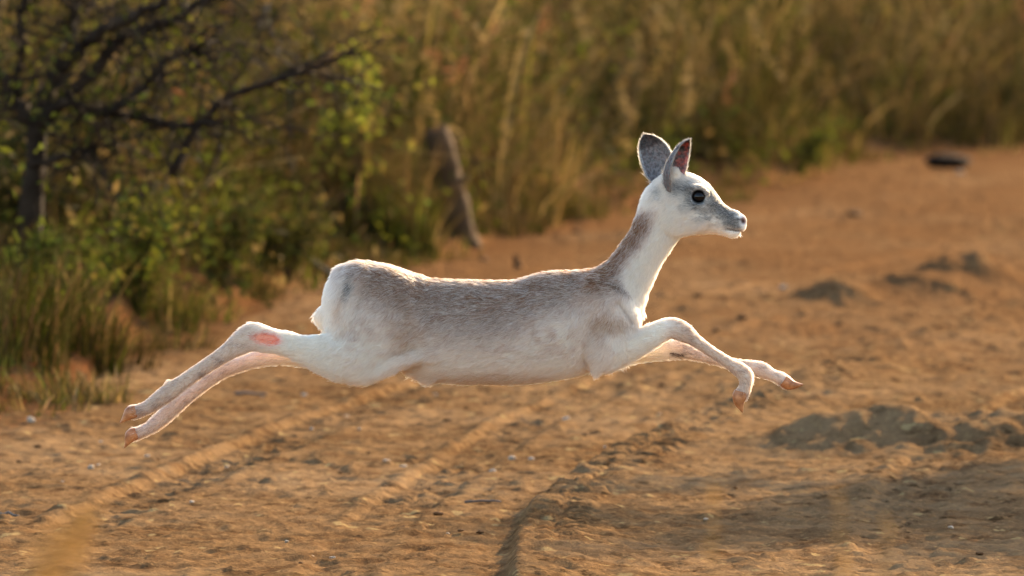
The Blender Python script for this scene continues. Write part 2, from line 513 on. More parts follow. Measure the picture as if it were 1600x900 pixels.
# ------------------------------------------------------------------ tubes, trees
def tube(P, rad, sides=7, knob=0.12):
    P = np.asarray(P, float); rad = np.asarray(rad, float)
    n = len(P)
    T = np.gradient(P, axis=0); T /= np.linalg.norm(T, axis=1)[:, None] + 1e-9
    up = np.array([0.31, 0.17, 0.93])
    A = np.cross(T, up); A /= np.linalg.norm(A, axis=1)[:, None] + 1e-9
    B = np.cross(T, A)
    ph = np.arange(sides) * 2 * np.pi / sides
    rr = rad[:, None] * (1 + knob * rng.normal(size=(n, sides)))
    V = P[:, None] + rr[..., None] * (np.cos(ph)[None, :, None] * A[:, None] + np.sin(ph)[None, :, None] * B[:, None])
    i = np.arange(n * sides).reshape(n, sides)
    F = np.stack([i[:-1], i[1:], np.roll(i[1:], -1, 1), np.roll(i[:-1], -1, 1)], -1).reshape(-1, 4)
    V = V.reshape(-1, 3)
    V = np.concatenate([V, P[:1], P[-1:]])
    k = n * sides
    cap0 = np.stack([np.roll(i[0], -1), i[0] * 0 + k, i[0]], -1)
    cap1 = np.stack([i[-1], i[0] * 0 + k + 1, np.roll(i[-1], -1)], -1)
    F = np.concatenate([np.stack([F[:, 0], F[:, 1], F[:, 2]], -1), np.stack([F[:, 0], F[:, 2], F[:, 3]], -1), cap0, cap1])
    return V, F

def join(parts):
    V, F, o = [], [], 0
    for v, f in parts:
        V.append(v); F.append(f + o); o += len(v)
    return np.concatenate(V), np.concatenate(F)

def wobble(P, amp, n=12):
    P = np.array(P, float)
    s = np.concatenate([[0], np.cumsum(np.linalg.norm(np.diff(P, axis=0), axis=1))])
    t = np.linspace(0, s[-1], n)
    Q = np.stack([np.interp(t, s, P[:, i]) for i in range(3)], 1)
    nz = rng.normal(size=Q.shape) * amp
    nz[0] = 0
    return Q + nz

def grow_twigs(P, r0, count, length, depth, out, droop=0.0, spread=0.9):
    """side twigs along a limb"""
    P = np.asarray(P)
    for _ in range(count):
        k = rng.uniform(0.2, 1.0) * (len(P) - 1)
        i = int(min(k, len(P) - 2)); f = k - i
        b = P[i] * (1 - f) + P[i + 1] * f
        d = P[i + 1] - P[i]; d = d / (np.linalg.norm(d) + 1e-9)
        d = d * 0.6 + rng.normal(size=3) * spread * np.array([1, 1, 0.8]); d[2] -= droop
        d /= np.linalg.norm(d)
        L = length * rng.uniform(0.45, 1.1)
        pts = [b]
        for s in range(5):
            d = d + rng.normal(size=3) * 0.28; d /= np.linalg.norm(d)
            pts.append(pts[-1] + d * L / 5)
        pts = np.array(pts)
        out.append((pts, r0))
        if depth > 0:
            grow_twigs(pts, r0 * 0.6, 3, length * 0.55, depth - 1, out, droop, spread)

def place_local(V, base):
    return V - np.asarray(base)

# --- gnarled leafless thorn tree on the verge (left)
TY = 36.5
def line(pts, dy0=0.0, dy1=0.0):
    n = len(pts)
    return [at(x, y, TY + dy0 + (dy1 - dy0) * i / max(1, n - 1)) for i, (x, y) in enumerate(pts)]
tb = at(42, 520, TY); tb[2] = gz(tb[0], TY)
tree = empty('thorn_tree', tb)
tag(tree, 'gnarled grey nearly leafless thorn tree with crooked spreading branches on the verge', 'tree')
trunk_pts = [tb - np.array([0, 0, 0.05])] + line([(46, 420), (52, 300), (60, 200), (78, 140), (98, 92)], 0, 0.05)
P = wobble(trunk_pts, 0.008, 14)
V, F = tube(P, np.linspace(0.055, 0.036, 14), 9, 0.16)
obj('trunk', mesh_np('trunk', V - tb, F, M_BARK), tree)
BR = [  # pixel path, start radius, end radius, depth change
    ([(62, 190), (105, 156), (160, 100), (200, 54), (280, 28), (350, -8)], 0.030, 0.017, 0.0, 0.15),
    ([(90, 110), (122, 80), (172, 44), (256, 0), (300, -30)], 0.027, 0.018, 0.05, -0.2),
    ([(60, 195), (100, 164), (180, 176), (252, 196), (304, 196), (330, 188)], 0.026, 0.011, 0.0, -0.35),
    ([(180, 176), (200, 158), (240, 118), (268, 86), (312, 72)], 0.016, 0.009, -0.2, -0.1),
    ([(268, 270), (284, 246), (312, 192), (360, 152), (440, 120), (470, 112)], 0.022, 0.013, -0.3, 0.0),
    ([(60, 210), (20, 150), (-10, 100), (-40, 60)], 0.035, 0.02, 0.0, 0.2),
    ([(55, 260), (90, 250), (130, 225), (165, 228)], 0.018, 0.007, 0.0, -0.3),
    ([(20, 170), (38, 90), (30, 20), (40, -40)], 0.02, 0.012, 0.1, 0.2),
    ([(120, 90), (118, 40), (124, -10)], 0.012, 0.008, 0.05, 0.3),
]
tw = []
for pts, r0, r1, d0, d1 in BR:
    P = wobble(line(pts, d0, d1), 0.009, 16)
    V, F = tube(P, np.linspace(r0, r1, 16), 7, 0.12)
    obj('branch', mesh_np('branch', V - tb, F, M_BARK), tree)
    grow_twigs(P, 0.0065, 22, 0.48, 1, tw, 0.05)
V, F = join([tube(p, np.linspace(r, r * 0.45, len(p)), 4, 0.05) for p, r in tw])
o = obj('twigs', mesh_np('twigs', V - tb, F, M_BARK), tree); tag(o, kind='stuff')
tips = np.concatenate([p[2:] for p, r in tw])
sel = tips[rng.random(len(tips)) < 0.07]
sel = np.repeat(sel, 2, 0) + rng.normal(size=(len(sel) * 2, 3)) * 0.03
cl = GREEN[rng.integers(0, 4, len(sel))] * rng.uniform(0.7, 1.6, (len(sel), 1))
V, F, C = leaves(sel, rng.uniform(0.014, 0.034, len(sel)), cl)
o = obj('leaves', mesh_np('leaves', V - tb, F, M_LEAF, C), tree); tag(o, kind='stuff')

# --- second dead sapling: pale vertical crooked stem with a hooked side branch
base = at(456, 330, 42.4); base[2] = gz(base[0], base[1])
t2 = empty('dead_sapling', base)
tag(t2, 'pale crooked dead sapling with a hooked side branch, upright among the grass', 'tree')
TY = 42.4
P = wobble([base - np.array([0, 0, .03])] + line([(455, 272), (452, 232), (452, 140), (456, 92), (430, 62), (416, 40), (417, -12)]), 0.004, 18)
V, F = tube(P, np.linspace(0.019, 0.014, 18), 7, 0.1)
obj('trunk', mesh_np('trunk', V - base, F, M_DEAD), t2)
P2 = wobble(line([(453, 128), (470, 134), (488, 134), (494, 126)]), 0.003, 8)
V, F = tube(P2, np.linspace(0.017, 0.007, 8), 6, 0.15); obj('branch', mesh_np('branch', V - base, F, M_BARK), t2)
P3 = wobble(line([(420, 52), (400, 30), (392, -5)]), 0.003, 8)
V, F = tube(P3, np.linspace(0.012, 0.006, 8), 6, 0.15); obj('branch', mesh_np('branch', V - base, F, M_DEAD), t2)
tw = []
for q in (P, P2, P3): grow_twigs(q, 0.0055, 18, 0.42, 1, tw, 0.0)
V, F = join([tube(p, np.linspace(r, r * 0.45, len(p)), 4, 0.05) for p, r in tw])
o = obj('twigs', mesh_np('twigs', V - base, F, M_BARK), t2); tag(o, kind='stuff')

# --- stumps and snags
def snag(name, label, cat, foot_px, top_px, y, r0, r1, mat, jag=0.05, lean_y=0.0):
    b = at(foot_px[0], foot_px[1], y); b[2] = gz(b[0], y)
    t = at(top_px[0], top_px[1], y + lean_y)
    root = empty(name, b)
    tag(root, label, cat)
    n = 12
    P = wobble([b - np.array([0, 0, 0.06]), b * .5 + t * .5 + np.array([0.006, 0, 0]), t], 0.004, n)
    rad = np.interp(np.linspace(0, 1, n), [0, 0.12, 0.3, 1], [r0 * 1.35, r0 * 1.1, r0, r1])
    V, F = tube(P, rad, 11, 0.06)
    k = slice((n - 1) * 11, n * 11)
    V[k] += rng.random((11, 1)) * jag * (P[-1] - P[-2])[None] / np.linalg.norm(P[-1] - P[-2])
    obj('trunk', mesh_np('trunk', V - b, F, mat), root)
    # splintered crown and a broken side knot
    parts = []
    for i in range(5):
        a = rng.random() * 6.28
        s = P[-1] + np.array([math.cos(a), math.sin(a), 0]) * r1 * 0.6
        parts.append(tube(np.array([s - (0, 0, .03), s + (0, 0, .01), s + np.array([rng.normal() * .008, 0, jag * rng.uniform(.5, 1.3)])]), [r1 * .35, r1 * .28, r1 * .05], 5))
    V, F = join(parts); obj('splintered_top', mesh_np('splintered_top', V - b, F, mat), root)
    q = P[n // 2]
    V, F = tube(np.array([q, q + (r0 * .9, -0.01, r0 * .5), q + (r0 * 1.15, -.01, r0 * .8)]), [r0 * .35, r0 * .25, r0 * .12], 6)
    obj('knot', mesh_np('knot', V - b, F, mat), root)
    return root
sx, sy = ground_xy(722, 388)
snag('tree_stump', 'dark leaning tree stump standing at the grass edge beside a green tussock', 'stump', (722, 384), (683, 212), sy, 0.074, 0.060, M_STUMP)
snag('tree_stump', 'short blackened stub of wood sticking up from bare red soil', 'stump', (807, 424), (806, 404), ground_xy(807, 424)[1], 0.016, 0.012, M_STUMP, 0.015)
snag('tree_stump', 'thick charred broken trunk leaning right among green weeds below the thorn tree', 'stump', (165, 405), (232, 300), 37.6, 0.045, 0.026, M_BARK, 0.06)
snag('tree_stump', 'slim grey snag leaning right between thorn tree and dead sapling', 'stump', (360, 330), (404, 218), 43.5, 0.024, 0.021, M_BARK, 0.03)
snag('tree_stump', 'thin dark upright snag below the leafy green sprig', 'stump', (546, 330), (536, 206), 45.0, 0.020, 0.016, M_BARK, 0.03)

# fallen pale stick near the rump
a = at(458, 416, 40.6); b_ = at(516, 434, 40.0)
a[2] = gz(a[0], a[1]) + .03; b_[2] = gz(b_[0], b_[1]) + .02
V, F = tube(wobble([a, b_], 0.004, 9), np.linspace(0.011, 0.016, 9), 6, .12)
o = obj('fallen_branch', mesh_np('fallen_branch', V - a, F, M_DEAD), None, a)
tag(o, 'pale bare stick lying on the verge near the shrubs', 'stick')

# --- shrubs: stems and leaf clumps
def shrub(name, label, px, y, hgt, wid, nleaf, cols, lsize=(0.014, 0.03), bright=1.0, stems=6, group=None, dx=0.0):
    x = (px - 800) / 14000 * y
    b = np.array([x, y, gz(x, y)])
    root = empty(name, b)
    tag(root, label, 'shrub', group)
    parts, tips = [], []
    for i in range(stems):
        a = rng.random() * 6.28
        s = rng.uniform(.3, 1)
        top = np.array([math.cos(a) * wid * .5 * s + dx * hgt, math.sin(a) * wid * .5 * s, hgt * rng.uniform(.6, 1)])
        P = wobble([(0, 0, -.03), top * np.array([.35, .35, .5]), top], 0.012, 8)
        parts.append(tube(P, np.linspace(0.008, 0.003, 8), 5))
        tw = []
        grow_twigs(P, 0.0028, 6, hgt * .35, 0, tw, 0, .8)
        parts += [tube(p, np.linspace(r, r * .4, len(p)), 3) for p, r in tw]
        tips += [P[3:]] + [p[1:] for p, r in tw]
    V, F = join(parts); obj('stems', mesh_np('stems', V, F, M_BARK), root)
    tips = np.concatenate(tips)
    cen = tips[rng.integers(0, len(tips), nleaf)] + rng.normal(size=(nleaf, 3)) * np.array([.03, .03, .025])
    cen[:, 2] = np.abs(cen[:, 2])
    cl = np.array(cols)[rng.integers(0, len(cols), nleaf)] * rng.uniform(.6, 1.4, (nleaf, 1)) * bright
    V, F, C = leaves(cen, rng.uniform(*lsize, nleaf), cl)
    o = obj('leaves', mesh_np('leaves', V, F, M_LEAF, C), root); tag(o, kind='stuff')
    return root
OL = [(0.055, 0.065, 0.015), (0.075, 0.08, 0.018), (0.09, 0.085, 0.022), (0.035, 0.045, 0.012)]
YG = [(0.10, 0.115, 0.015), (0.13, 0.135, 0.02), (0.07, 0.09, 0.015), (0.15, 0.12, 0.03)]
BRN = [(0.09, 0.062, 0.026), (0.12, 0.085, 0.035), (0.06, 0.05, 0.018), (0.07, 0.07, 0.018)]
DK = [(0.022, 0.028, 0.010), (0.032, 0.036, 0.012), (0.018, 0.022, 0.010)]  # shade put into the leaf colour, for backlit bushes and thicket depths
shrub('leafy_shrub', 'low weedy green shrub under the thorn tree trunk', 110, 35.2, .36, .42, 900, YG)
shrub('leafy_shrub', 'olive shrub with sparse leaves at the foot of the charred trunk', 225, 36.2, .50, .45, 950, OL + YG)
shrub('leafy_shrub', 'round olive shrub below the slim grey snag', 345, 38.0, .46, .55, 1000, OL + BRN)
shrub('leafy_shrub', 'brownish shrub around the dead sapling base', 450, 39.4, .42, .5, 900, BRN + OL)
shrub('leafy_shrub', 'dark dense shrub behind the thorn tree trunk', 20, 38.0, .8, .5, 1300, DK + OL)
shrub('leafy_shrub', 'wide dim shrub behind the charred broken trunk', 160, 39.5, .75, .8, 1500, DK + BRN)
shrub('leafy_shrub', 'dim twiggy shrub between thorn tree and slim snag', 300, 40.5, .8, .7, 1300, OL + BRN, stems=9)
shrub('leafy_sprig', 'tall thin sprig of bright yellow-green leaves above the rump', 556, 41.8, 1.22, .12, 300, YG, (0.02, 0.042), 1.5, 4)
shrub('leafy_shrub', 'mixed olive and brown shrub beneath the leafy sprig', 540, 42.2, .55, .6, 1100, OL + BRN + DK)
shrub('leafy_shrub', 'dark shadowed bush at the grass base behind the leaning stump', 800, 49.5, .55, .9, 1300, DK + OL, (0.02, 0.045))
shrub('leafy_shrub', 'dark tall bush rising behind the golden grass at the bend', 1345, 66.0, 1.9, 1.2, 2600, DK, (0.03, 0.07), 1, 10)
shrub('leafy_shrub', 'bright green bush among the grass by the far bend', 1520, 58.5, 1.2, 1.0, 1500, YG + OL, (0.02, 0.045))
shrub('leafy_shrub', 'low dark leaf clump in place of a dark hole at the verge by the far bend', 1555, 55.8, .32, .5, 900, DK, (0.02, 0.04))  # dark leaves stand in for a dark hole in the grass
shrub('leafy_shrub', 'olive bush half hidden in tall grass above the shoulders', 870, 58.0, 1.25, 1.3, 1500, OL + DK, (0.02, 0.05))
shrub('leafy_shrub', 'low green weed patch at the foot of the grass past the muzzle', 1245, 50.6, .3, .8, 700, YG + OL)

# --- grass tussocks that stand out one by one
def tussock(label, px, py, hgt, spread, n, green, lean=.35, width=.007):
    x, y = ground_xy(px, py)
    b = np.array([x, y, gz(x, y)])
    V, F, C = tuft_field(np.array([[x, y]]), n, spread, np.array([hgt]), .55, width, green, .3, lean)
    o = obj('grass_tussock', mesh_np('grass_tussock', V - b, F, M_GRASS, C), None, b)
    tag(o, label, 'grass tussock', 'grass tussocks along the verge')
tussock('dense rounded green tussock next to the leaning dark stump', 632, 408, .40, .17, 420, .72, .4)
tussock('straw tussock arching over the green tussock by the leaning stump', 612, 402, .66, .16, 330, .15, .5)
tussock('low pale spreading tussock at the outermost corner of the verge', 110, 628, .17, .22, 300, .35, .9)
tussock('tall green and straw tussock in front of the thorn tree', 50, 606, .50, .16, 130, .55, .35)
tussock('green and straw tussock between corner tussock and thorn tree', 130, 585, .36, .16, 220, .6, .4)
tussock('leafy green tussock in front of the charred trunk', 235, 520, .30, .2, 260, .75, .45)
tussock('ragged tussock on the verge below the slim snag', 345, 470, .28, .2, 240, .6, .5)
tussock('small green tussock on the verge below the dead sapling', 425, 445, .22, .17, 200, .7, .5)
tussock('sparse straw tuft on the red soil between corner tussock and charred trunk', 185, 575, .22, .16, 120, .3, .7)
tussock('wispy pale tuft at the verge lip below the charred trunk', 275, 545, .16, .16, 110, .35, .8)
tussock('thin olive tuft on bare verge soil left of the raised hock', 310, 505, .18, .17, 120, .55, .7)
tussock('low straw tuft on the bank past the leaning stump', 790, 372, .22, .2, 170, .4, .6)
tussock('green tuft on the bank behind the nape', 880, 345, .28, .22, 220, .6, .5)
tussock('flattened straw tussock on red soil behind the back', 500, 418, .14, .2, 180, .2, .9)

# --- loose stones, clods, sticks
def rock_mesh(name, mat, seed, flat=.6):
    r = np.random.default_rng(seed)
    import bmesh
    bm = bmesh.new(); bmesh.ops.create_icosphere(bm, subdivisions=2, radius=1)
    d = [r.normal(size=3) for _ in range(7)]
    d = [v / np.linalg.norm(v) for v in d]; lim = r.uniform(.55, .85, 7)
    for v in bm.verts:
        p = np.array(v.co)
        for n_, l_ in zip(d, lim):
            k = p @ n_
            if k > l_: p = p - n_ * (k - l_) * .9
        p = p * (1 + .06 * r.normal())
        v.co = (p[0], p[1] * .8, p[2] * flat)
    me = bpy.data.meshes.new(name); bm.to_mesh(me); bm.free(); me.materials.append(mat)
    return me
ST = [rock_mesh('stone', M_STONE, i) for i in range(4)]
CL = [rock_mesh('clod', M_CLOD, 10 + i, .42) for i in range(4)]
def put(me, name, px, py, wpx, label, cat, group, rot=None, stretch=1.0):
    x, y = ground_xy(px, py)
    s = wpx / 14000 * y / 2
    z = gz(x, y)
    o = obj(name, me, None, (x, y, z + s * .28))
    o.scale = (s * stretch, s, s)
    o.rotation_euler = (0, 0, rot if rot is not None else random.random() * 6.28)
    tag(o, label, cat, group)
    return o
L1 = ('small pale stone lying loose on the sandy track', 'stone', 'pale stones scattered on the track')
for i, (x, y, s) in enumerate([(158, 690, 13), (142, 729, 17), (154, 723, 12), (356, 717, 19), (230, 709, 13), (487, 664, 11), (541, 641, 14), (562, 667, 9), (604, 715, 16),
        (885, 648, 19), (1103, 818, 11), (1485, 835, 16), (520, 879, 16), (448, 860, 10), (300, 791, 12), (800, 712, 20), (630, 720, 18), (945, 690, 9), (770, 730, 16),
        (449, 860, 9), (98, 752, 8), (488, 880, 9), (830, 712, 15), (1224, 452, 20), (1030, 640, 10), (680, 605, 10), (410, 615, 11), (475, 612, 14), (700, 845, 9), (1290, 560, 10)]):
    put(ST[i % 4], 'stone', x, y, s * .8, *L1)
put(ST[1], 'stone', 48, 662, 17, 'elongated cream stone standing tilted at the red verge corner', 'stone', None).rotation_euler = (0.9, .3, .2)
put(ST[2], 'stone', 1500, 274, 15, 'pale stone below the flat dark rock at the far bend', 'stone', None)
L2 = ('small dark crumb of soil lying loose on the sandy track', 'clod', 'soil clods scattered on the track')
for i, (x, y, s) in enumerate([(464, 814, 12), (685, 812, 24), (532, 734, 12), (576, 703, 12), (713, 714, 12), (765, 768, 8), (600, 760, 18), (750, 846, 18), (720, 846, 14), (632, 830, 22), (914, 677, 14),
        (470, 889, 12), (1530, 877, 20), (1590, 632, 14), (464, 640, 10), (700, 655, 22), (760, 620, 18), (860, 606, 16), (1035, 596, 12), (1070, 600, 14), (995, 550, 16), (1120, 520, 18), (1160, 500, 22), (1090, 470, 22), (1335, 340, 34), (1385, 316, 16), (1180, 545, 12), (560, 640, 13), (320, 690, 12), (245, 712, 16),
        (755, 408, 26), (900, 375, 22), (1060, 385, 20), (1400, 640, 12), (1330, 770, 14), (1150, 770, 12), (1420, 820, 16), (300, 600, 20), (60, 700, 16), (30, 720, 14), (90, 650, 18)]):
    put(CL[i % 4], 'soil_clod', x, y, s * .85, *L2)
put(rock_mesh('lump', M_DARKLUMP, 31, .35), 'lump', 1478, 264, 84, 'flat dark rock on the verge at the far bend', 'lump', None, 0.1)  # flat lump in one dark tone, forming a dark oval patch
def stick(px0, py0, px1, py1, r, label):
    a = np.array([*ground_xy(px0, py0), 0]); b = np.array([*ground_xy(px1, py1), 0])
    for q in (a, b): q[2] = gz(q[0], q[1]) + r * 1.2
    V, F = tube(wobble([a, (a + b) / 2 + (0, 0, r), b], 0.002, 7), np.linspace(r, r * .6, 7), 5, .1)
    o = obj('stick', mesh_np('stick', V - a, F, M_DEAD), None, a)
    tag(o, label, 'stick')
stick(-6, 809, 30, 811, .006, 'short grey stick on the track beside the wheel ruts')
stick(726, 787, 782, 788, .004, 'thin straw-coloured stick lying across the middle of the track')
stick(368, 612, 415, 614, .006, 'short pale stick on the track below the hind hocks')

# --- tall dry grass stalks close in front (strongly out of focus)
def stalk(label, px, py_top, y, lean_px, head, low=None):
    top = at(px + lean_px, py_top, y)
    x0 = (px - 800) / 14000 * y
    b = np.array([x0, y, gz(x0, y)])
    root = empty('grass_stalk', b)
    tag(root, label, 'grass stalk', 'dry grass stalks in front of the track')
    P = wobble([b, b * .45 + top * .55 - np.array([(top[0] - b[0]) * .25, 0, 0]), top], 0.003, 12)
    if low is not None:
        P = wobble([b, at(px, 1000, y), at(*low, y), top], 0.002, 24)
    V, F = tube(P, np.linspace(.0022, .0012, len(P)), 4, 0); me = mesh_np('stem', V - b, F, M_GRASS, np.tile([(0.26, .18, .08)], (len(V), 1)))
    obj('stem', me, root)
    d = (P[-1] - P[-2]); d /= np.linalg.norm(d)
    n = head
    t = rng.random(n)
    cen = P[-1] - d * (t[:, None] * (.15 if n > 100 else .17)) + rng.normal(size=(n, 3)) * (.020 if n > 100 else .0085) * (0.35 + t[:, None] * .9)
    cl = np.array([(0.34, .20, .075)]) * rng.uniform(.8, 1.2, (n, 1))
    V, F, C = leaves(cen, rng.uniform(.003, .0065, n), cl, 4)
    o = obj('seed_head', mesh_np('seed_head', V - b, F, M_GRASS, C), root); tag(o, kind='stuff')
stalk('golden feathery grass plume leaning right in the near corner', -10, 806, 12.0, 152, 420, (55, 905))
stalk('thin dry grass stalk, blurred, before the shaded ruts', 1110, 745, 13.5, 6, 26)
stalk('thin dry grass stalk, blurred, before the shaded ruts', 1318, 765, 13.0, -5, 30)
stalk('thin dry grass stalk, blurred, before the shaded ruts', 1385, 800, 13.2, 4, 22)

# --- thorn tree beside the track, its shade falls on the ruts
b = np.array([6.9, 32.5, 0.0]); b[2] = gz(b[0], b[1])
t3 = empty('acacia_tree', b)
tag(t3, 'flat-topped acacia beside the track, casting shade across the ruts', 'tree')
P = wobble([(0, 0, -.1), (-.1, 0, .9), (-.25, .05, 1.7)], .02, 10)
V, F = tube(P, np.linspace(.10, .07, 10), 9); obj('trunk', mesh_np('trunk', V, F, M_BARK), t3)
tw = []
for (dx, dy, dz) in [(-2.3, -.9, 2.25), (-1.4, .9, 2.6), (.9, -.6, 2.8), (1.2, .9, 2.7), (-.6, -.2, 2.9), (-1.9, .1, 2.5), (-2.4, -2.0, 2.1), (-2.6, .8, 2.3), (-3.0, -.3, 2.45), (-1.2, -1.2, 2.3), (-3.3, -1.2, 2.2)]:
    Q = wobble([P[-1], P[-1] * .4 + np.array([dx, dy, dz]) * .6, (dx, dy, dz)], .03, 10)
    V, F = tube(Q, np.linspace(.05, .02, 10), 7); obj('branch', mesh_np('branch', V, F, M_BARK), t3)
    grow_twigs(Q[3:], .01, 8, .75, 1, tw, -.02)
V, F = join([tube(p, np.linspace(r, r * .4, len(p)), 4) for p, r in tw]); tag(obj('twigs', mesh_np('twigs', V, F, M_BARK), t3), kind='stuff')
tips = np.concatenate([p[2:] for p, r in tw])
cen = np.repeat(tips, 19, 0); cen = cen + rng.normal(size=cen.shape) * .085
V, F, C = leaves(cen, rng.uniform(.025, .06, len(cen)), np.array(OL)[rng.integers(0, 4, len(cen))])
tag(obj('crown', mesh_np('crown', V, F, M_LEAF, C), t3), kind='stuff')

# --- slim bare saplings beside the track; their thin shadows streak the ruts
def bare_sapling(x, y, hgt, lean, label):
    b = np.array([x, y, gz(x, y)])
    t_ = empty('bare_sapling', b); tag(t_, label, 'tree')
    P = wobble([(0, 0, -.05), (lean * .4, 0, hgt * .5), (lean, .05, hgt)], .02, 12)
    V, F = tube(P, np.linspace(.040, .016, 12), 7); obj('trunk', mesh_np('trunk', V, F, M_BARK), t_)
    for k_ in range(4):
        i_ = 4 + k_ * 2
        q = P[i_]; dv = np.array([rng.normal() * .6, rng.normal() * .6, .6])
        Q = wobble([q, q + dv * .35, q + dv * .7 + (0, 0, .1)], .015, 7)
        V, F = tube(Q, np.linspace(.016, .006, 7), 5); obj('branch', mesh_np('branch', V, F, M_BARK), t_)
bare_sapling(3.6, 31.2, 2.35, -.15, 'slim bare sapling by the track, shorter of the two')
bare_sapling(4.3, 31.4, 2.7, .2, 'slim bare sapling by the track, taller of the two')

# ================================================================== the antelope
# Modelled in its own units: 1 unit = 1/559 m, x to the right along the animal, "q" downward, y across (near side negative)
S = 1 / 559.0
ZC = CAM_H - DIST * math.tan(R(PITCH))
VOX = 1.7
X0, X1, Q0, Q1, Y1 = 178, 1268, 196, 712, 80
xs = np.arange(X0, X1, VOX, dtype=np.float32)
ys = np.arange(-Y1, Y1 + VOX, VOX, dtype=np.float32)
qs = np.arange(Q0, Q1, VOX, dtype=np.float32)
BIG = 30.0
field = np.full((len(xs), len(ys), len(qs)), BIG, np.float32)

def cr(tab, n=8):
    """dense Catmull-Rom interpolation of stations"""
    T = np.array(tab, float)
    T = np.concatenate([[2 * T[0] - T[1]], T, [2 * T[-1] - T[-2]]])
    out = []
    for i in range(1, len(T) - 2):
        for k in range(n):
            t = k / n
            p0, p1, p2, p3 = T[i - 1], T[i], T[i + 1], T[i + 2]
            out.append(.5 * (2 * p1 + (p2 - p0) * t + (2 * p0 - 5 * p1 + 4 * p2 - p3) * t * t + (3 * p1 - p0 - 3 * p2 + p3) * t ** 3))
    out.append(T[-2])
    return np.array(out)

def crop(x0, x1, q0, q1, pad):
    a = np.searchsorted(xs, x0 - pad), np.searchsorted(xs, x1 + pad)
    b = np.searchsorted(qs, q0 - pad), np.searchsorted(qs, q1 + pad)
    return slice(*a), slice(*b)

def smin(a, b, k):
    h = np.maximum(k - np.abs(a - b), 0) / k
    return np.minimum(a, b) - h * h * k * .25

def ell(d2, r, y, wd):
    u = d2 / r; v = y / wd
    k = np.sqrt(u * u + v * v) + 1e-5
    g_ = np.sqrt((u / r) ** 2 + (v / wd) ** 2) + 1e-6
    return k * (k - 1) / g_

def limb_field(tab, shrink=1.5):
    """tab rows: x, q, r (in-plane radius), w (half width), yc"""
    T = cr(tab)
    T[:, 2] = np.maximum(T[:, 2] - shrink, .6); T[:, 3] = np.maximum(T[:, 3] - shrink, .6)
    rm = max(T[:, 2].max(), T[:, 3].max())
    sx, sq = crop(T[:, 0].min(), T[:, 0].max(), T[:, 1].min(), T[:, 1].max(), rm + 26)
    XX, QQ = np.meshgrid(xs[sx], qs[sq], indexing='ij')
    best = np.full(XX.shape, 1e9); R_ = np.zeros(XX.shape); W_ = np.zeros(XX.shape); Y_ = np.zeros(XX.shape)
    for a, b in zip(T[:-1], T[1:]):
        dx, dq = b[0] - a[0], b[1] - a[1]
        l2 = dx * dx + dq * dq + 1e-9
        t = np.clip(((XX - a[0]) * dx + (QQ - a[1]) * dq) / l2, 0, 1)
        d = np.hypot(XX - a[0] - t * dx, QQ - a[1] - t * dq)
        r = a[2] + (b[2] - a[2]) * t
        m = (d - r) < best
        best = np.where(m, d - r, best)
        R_ = np.where(m, r, R_); W_ = np.where(m, a[3] + (b[3] - a[3]) * t, W_); Y_ = np.where(m, a[4] + (b[4] - a[4]) * t, Y_)
    d2 = (best + R_)[:, None, :]
    f = ell(d2, R_[:, None, :], ys[None, :, None] - Y_[:, None, :], W_[:, None, :])
    return sx, sq, f.astype(np.float32)

def add_limb(tab, k=10, shrink=1.5, mirror=False):
    for sgn in ((1, -1) if mirror else (1,)):
        t = [(*r[:4], r[4] * sgn) for r in tab]
        sx, sq, f = limb_field(t, shrink)
        field[sx, :, sq] = smin(field[sx, :, sq], f, k)

def cut_limb(tab, k=3):
    sx, sq, f = limb_field(tab, 0)
    field[sx, :, sq] = -smin(-field[sx, :, sq], f, k)

# trunk of the body: x, top, bottom, half width
TOR = cr([(507, 474, 516, 14), (515, 449, 540, 28), (529, 426, 560, 41), (548, 413, 570, 49), (570, 410.5, 575, 53), (600, 416, 574, 55), (640, 427.5, 572, 55),
          (660, 433, 582, 55), (680, 438, 591, 56), (720, 440, 596, 59), (765, 441, 596, 63), (808, 439, 597, 64), (850, 428, 593, 61), (890, 425, 587, 56),
          (925, 427, 577, 49), (955, 432, 560, 41), (975, 448, 534, 30), (987, 474, 506, 14)], 6)
sx, sq = crop(507, 987, 408, 600, 20)
tx = xs[sx]
top = np.interp(tx, TOR[:, 0], TOR[:, 1]) + 2; bot = np.interp(tx, TOR[:, 0], TOR[:, 2]) - 2
hw = np.interp(tx, TOR[:, 0], TOR[:, 3])
ex = np.maximum(0, np.maximum(507 - tx, tx - 987))
cz = (top + bot) / 2; hh = (bot - top) / 2
un = ((qs[sq][None, :] - cz[:, None]) / hh[:, None])
# spine is narrower than the lower ribs, the brisket keel narrower again
wz = hw[:, None] * (1 - 0.10 * np.clip(-un, 0, 1) - 0.06 * np.clip(un, 0, 1))
f = ell((qs[sq][None, :] - cz[:, None])[:, None, :], hh[:, None, None], ys[None, :, None], wz[:, None, :]) + ex[:, None, None]
field[sx, :, sq] = np.minimum(field[sx, :, sq], f)

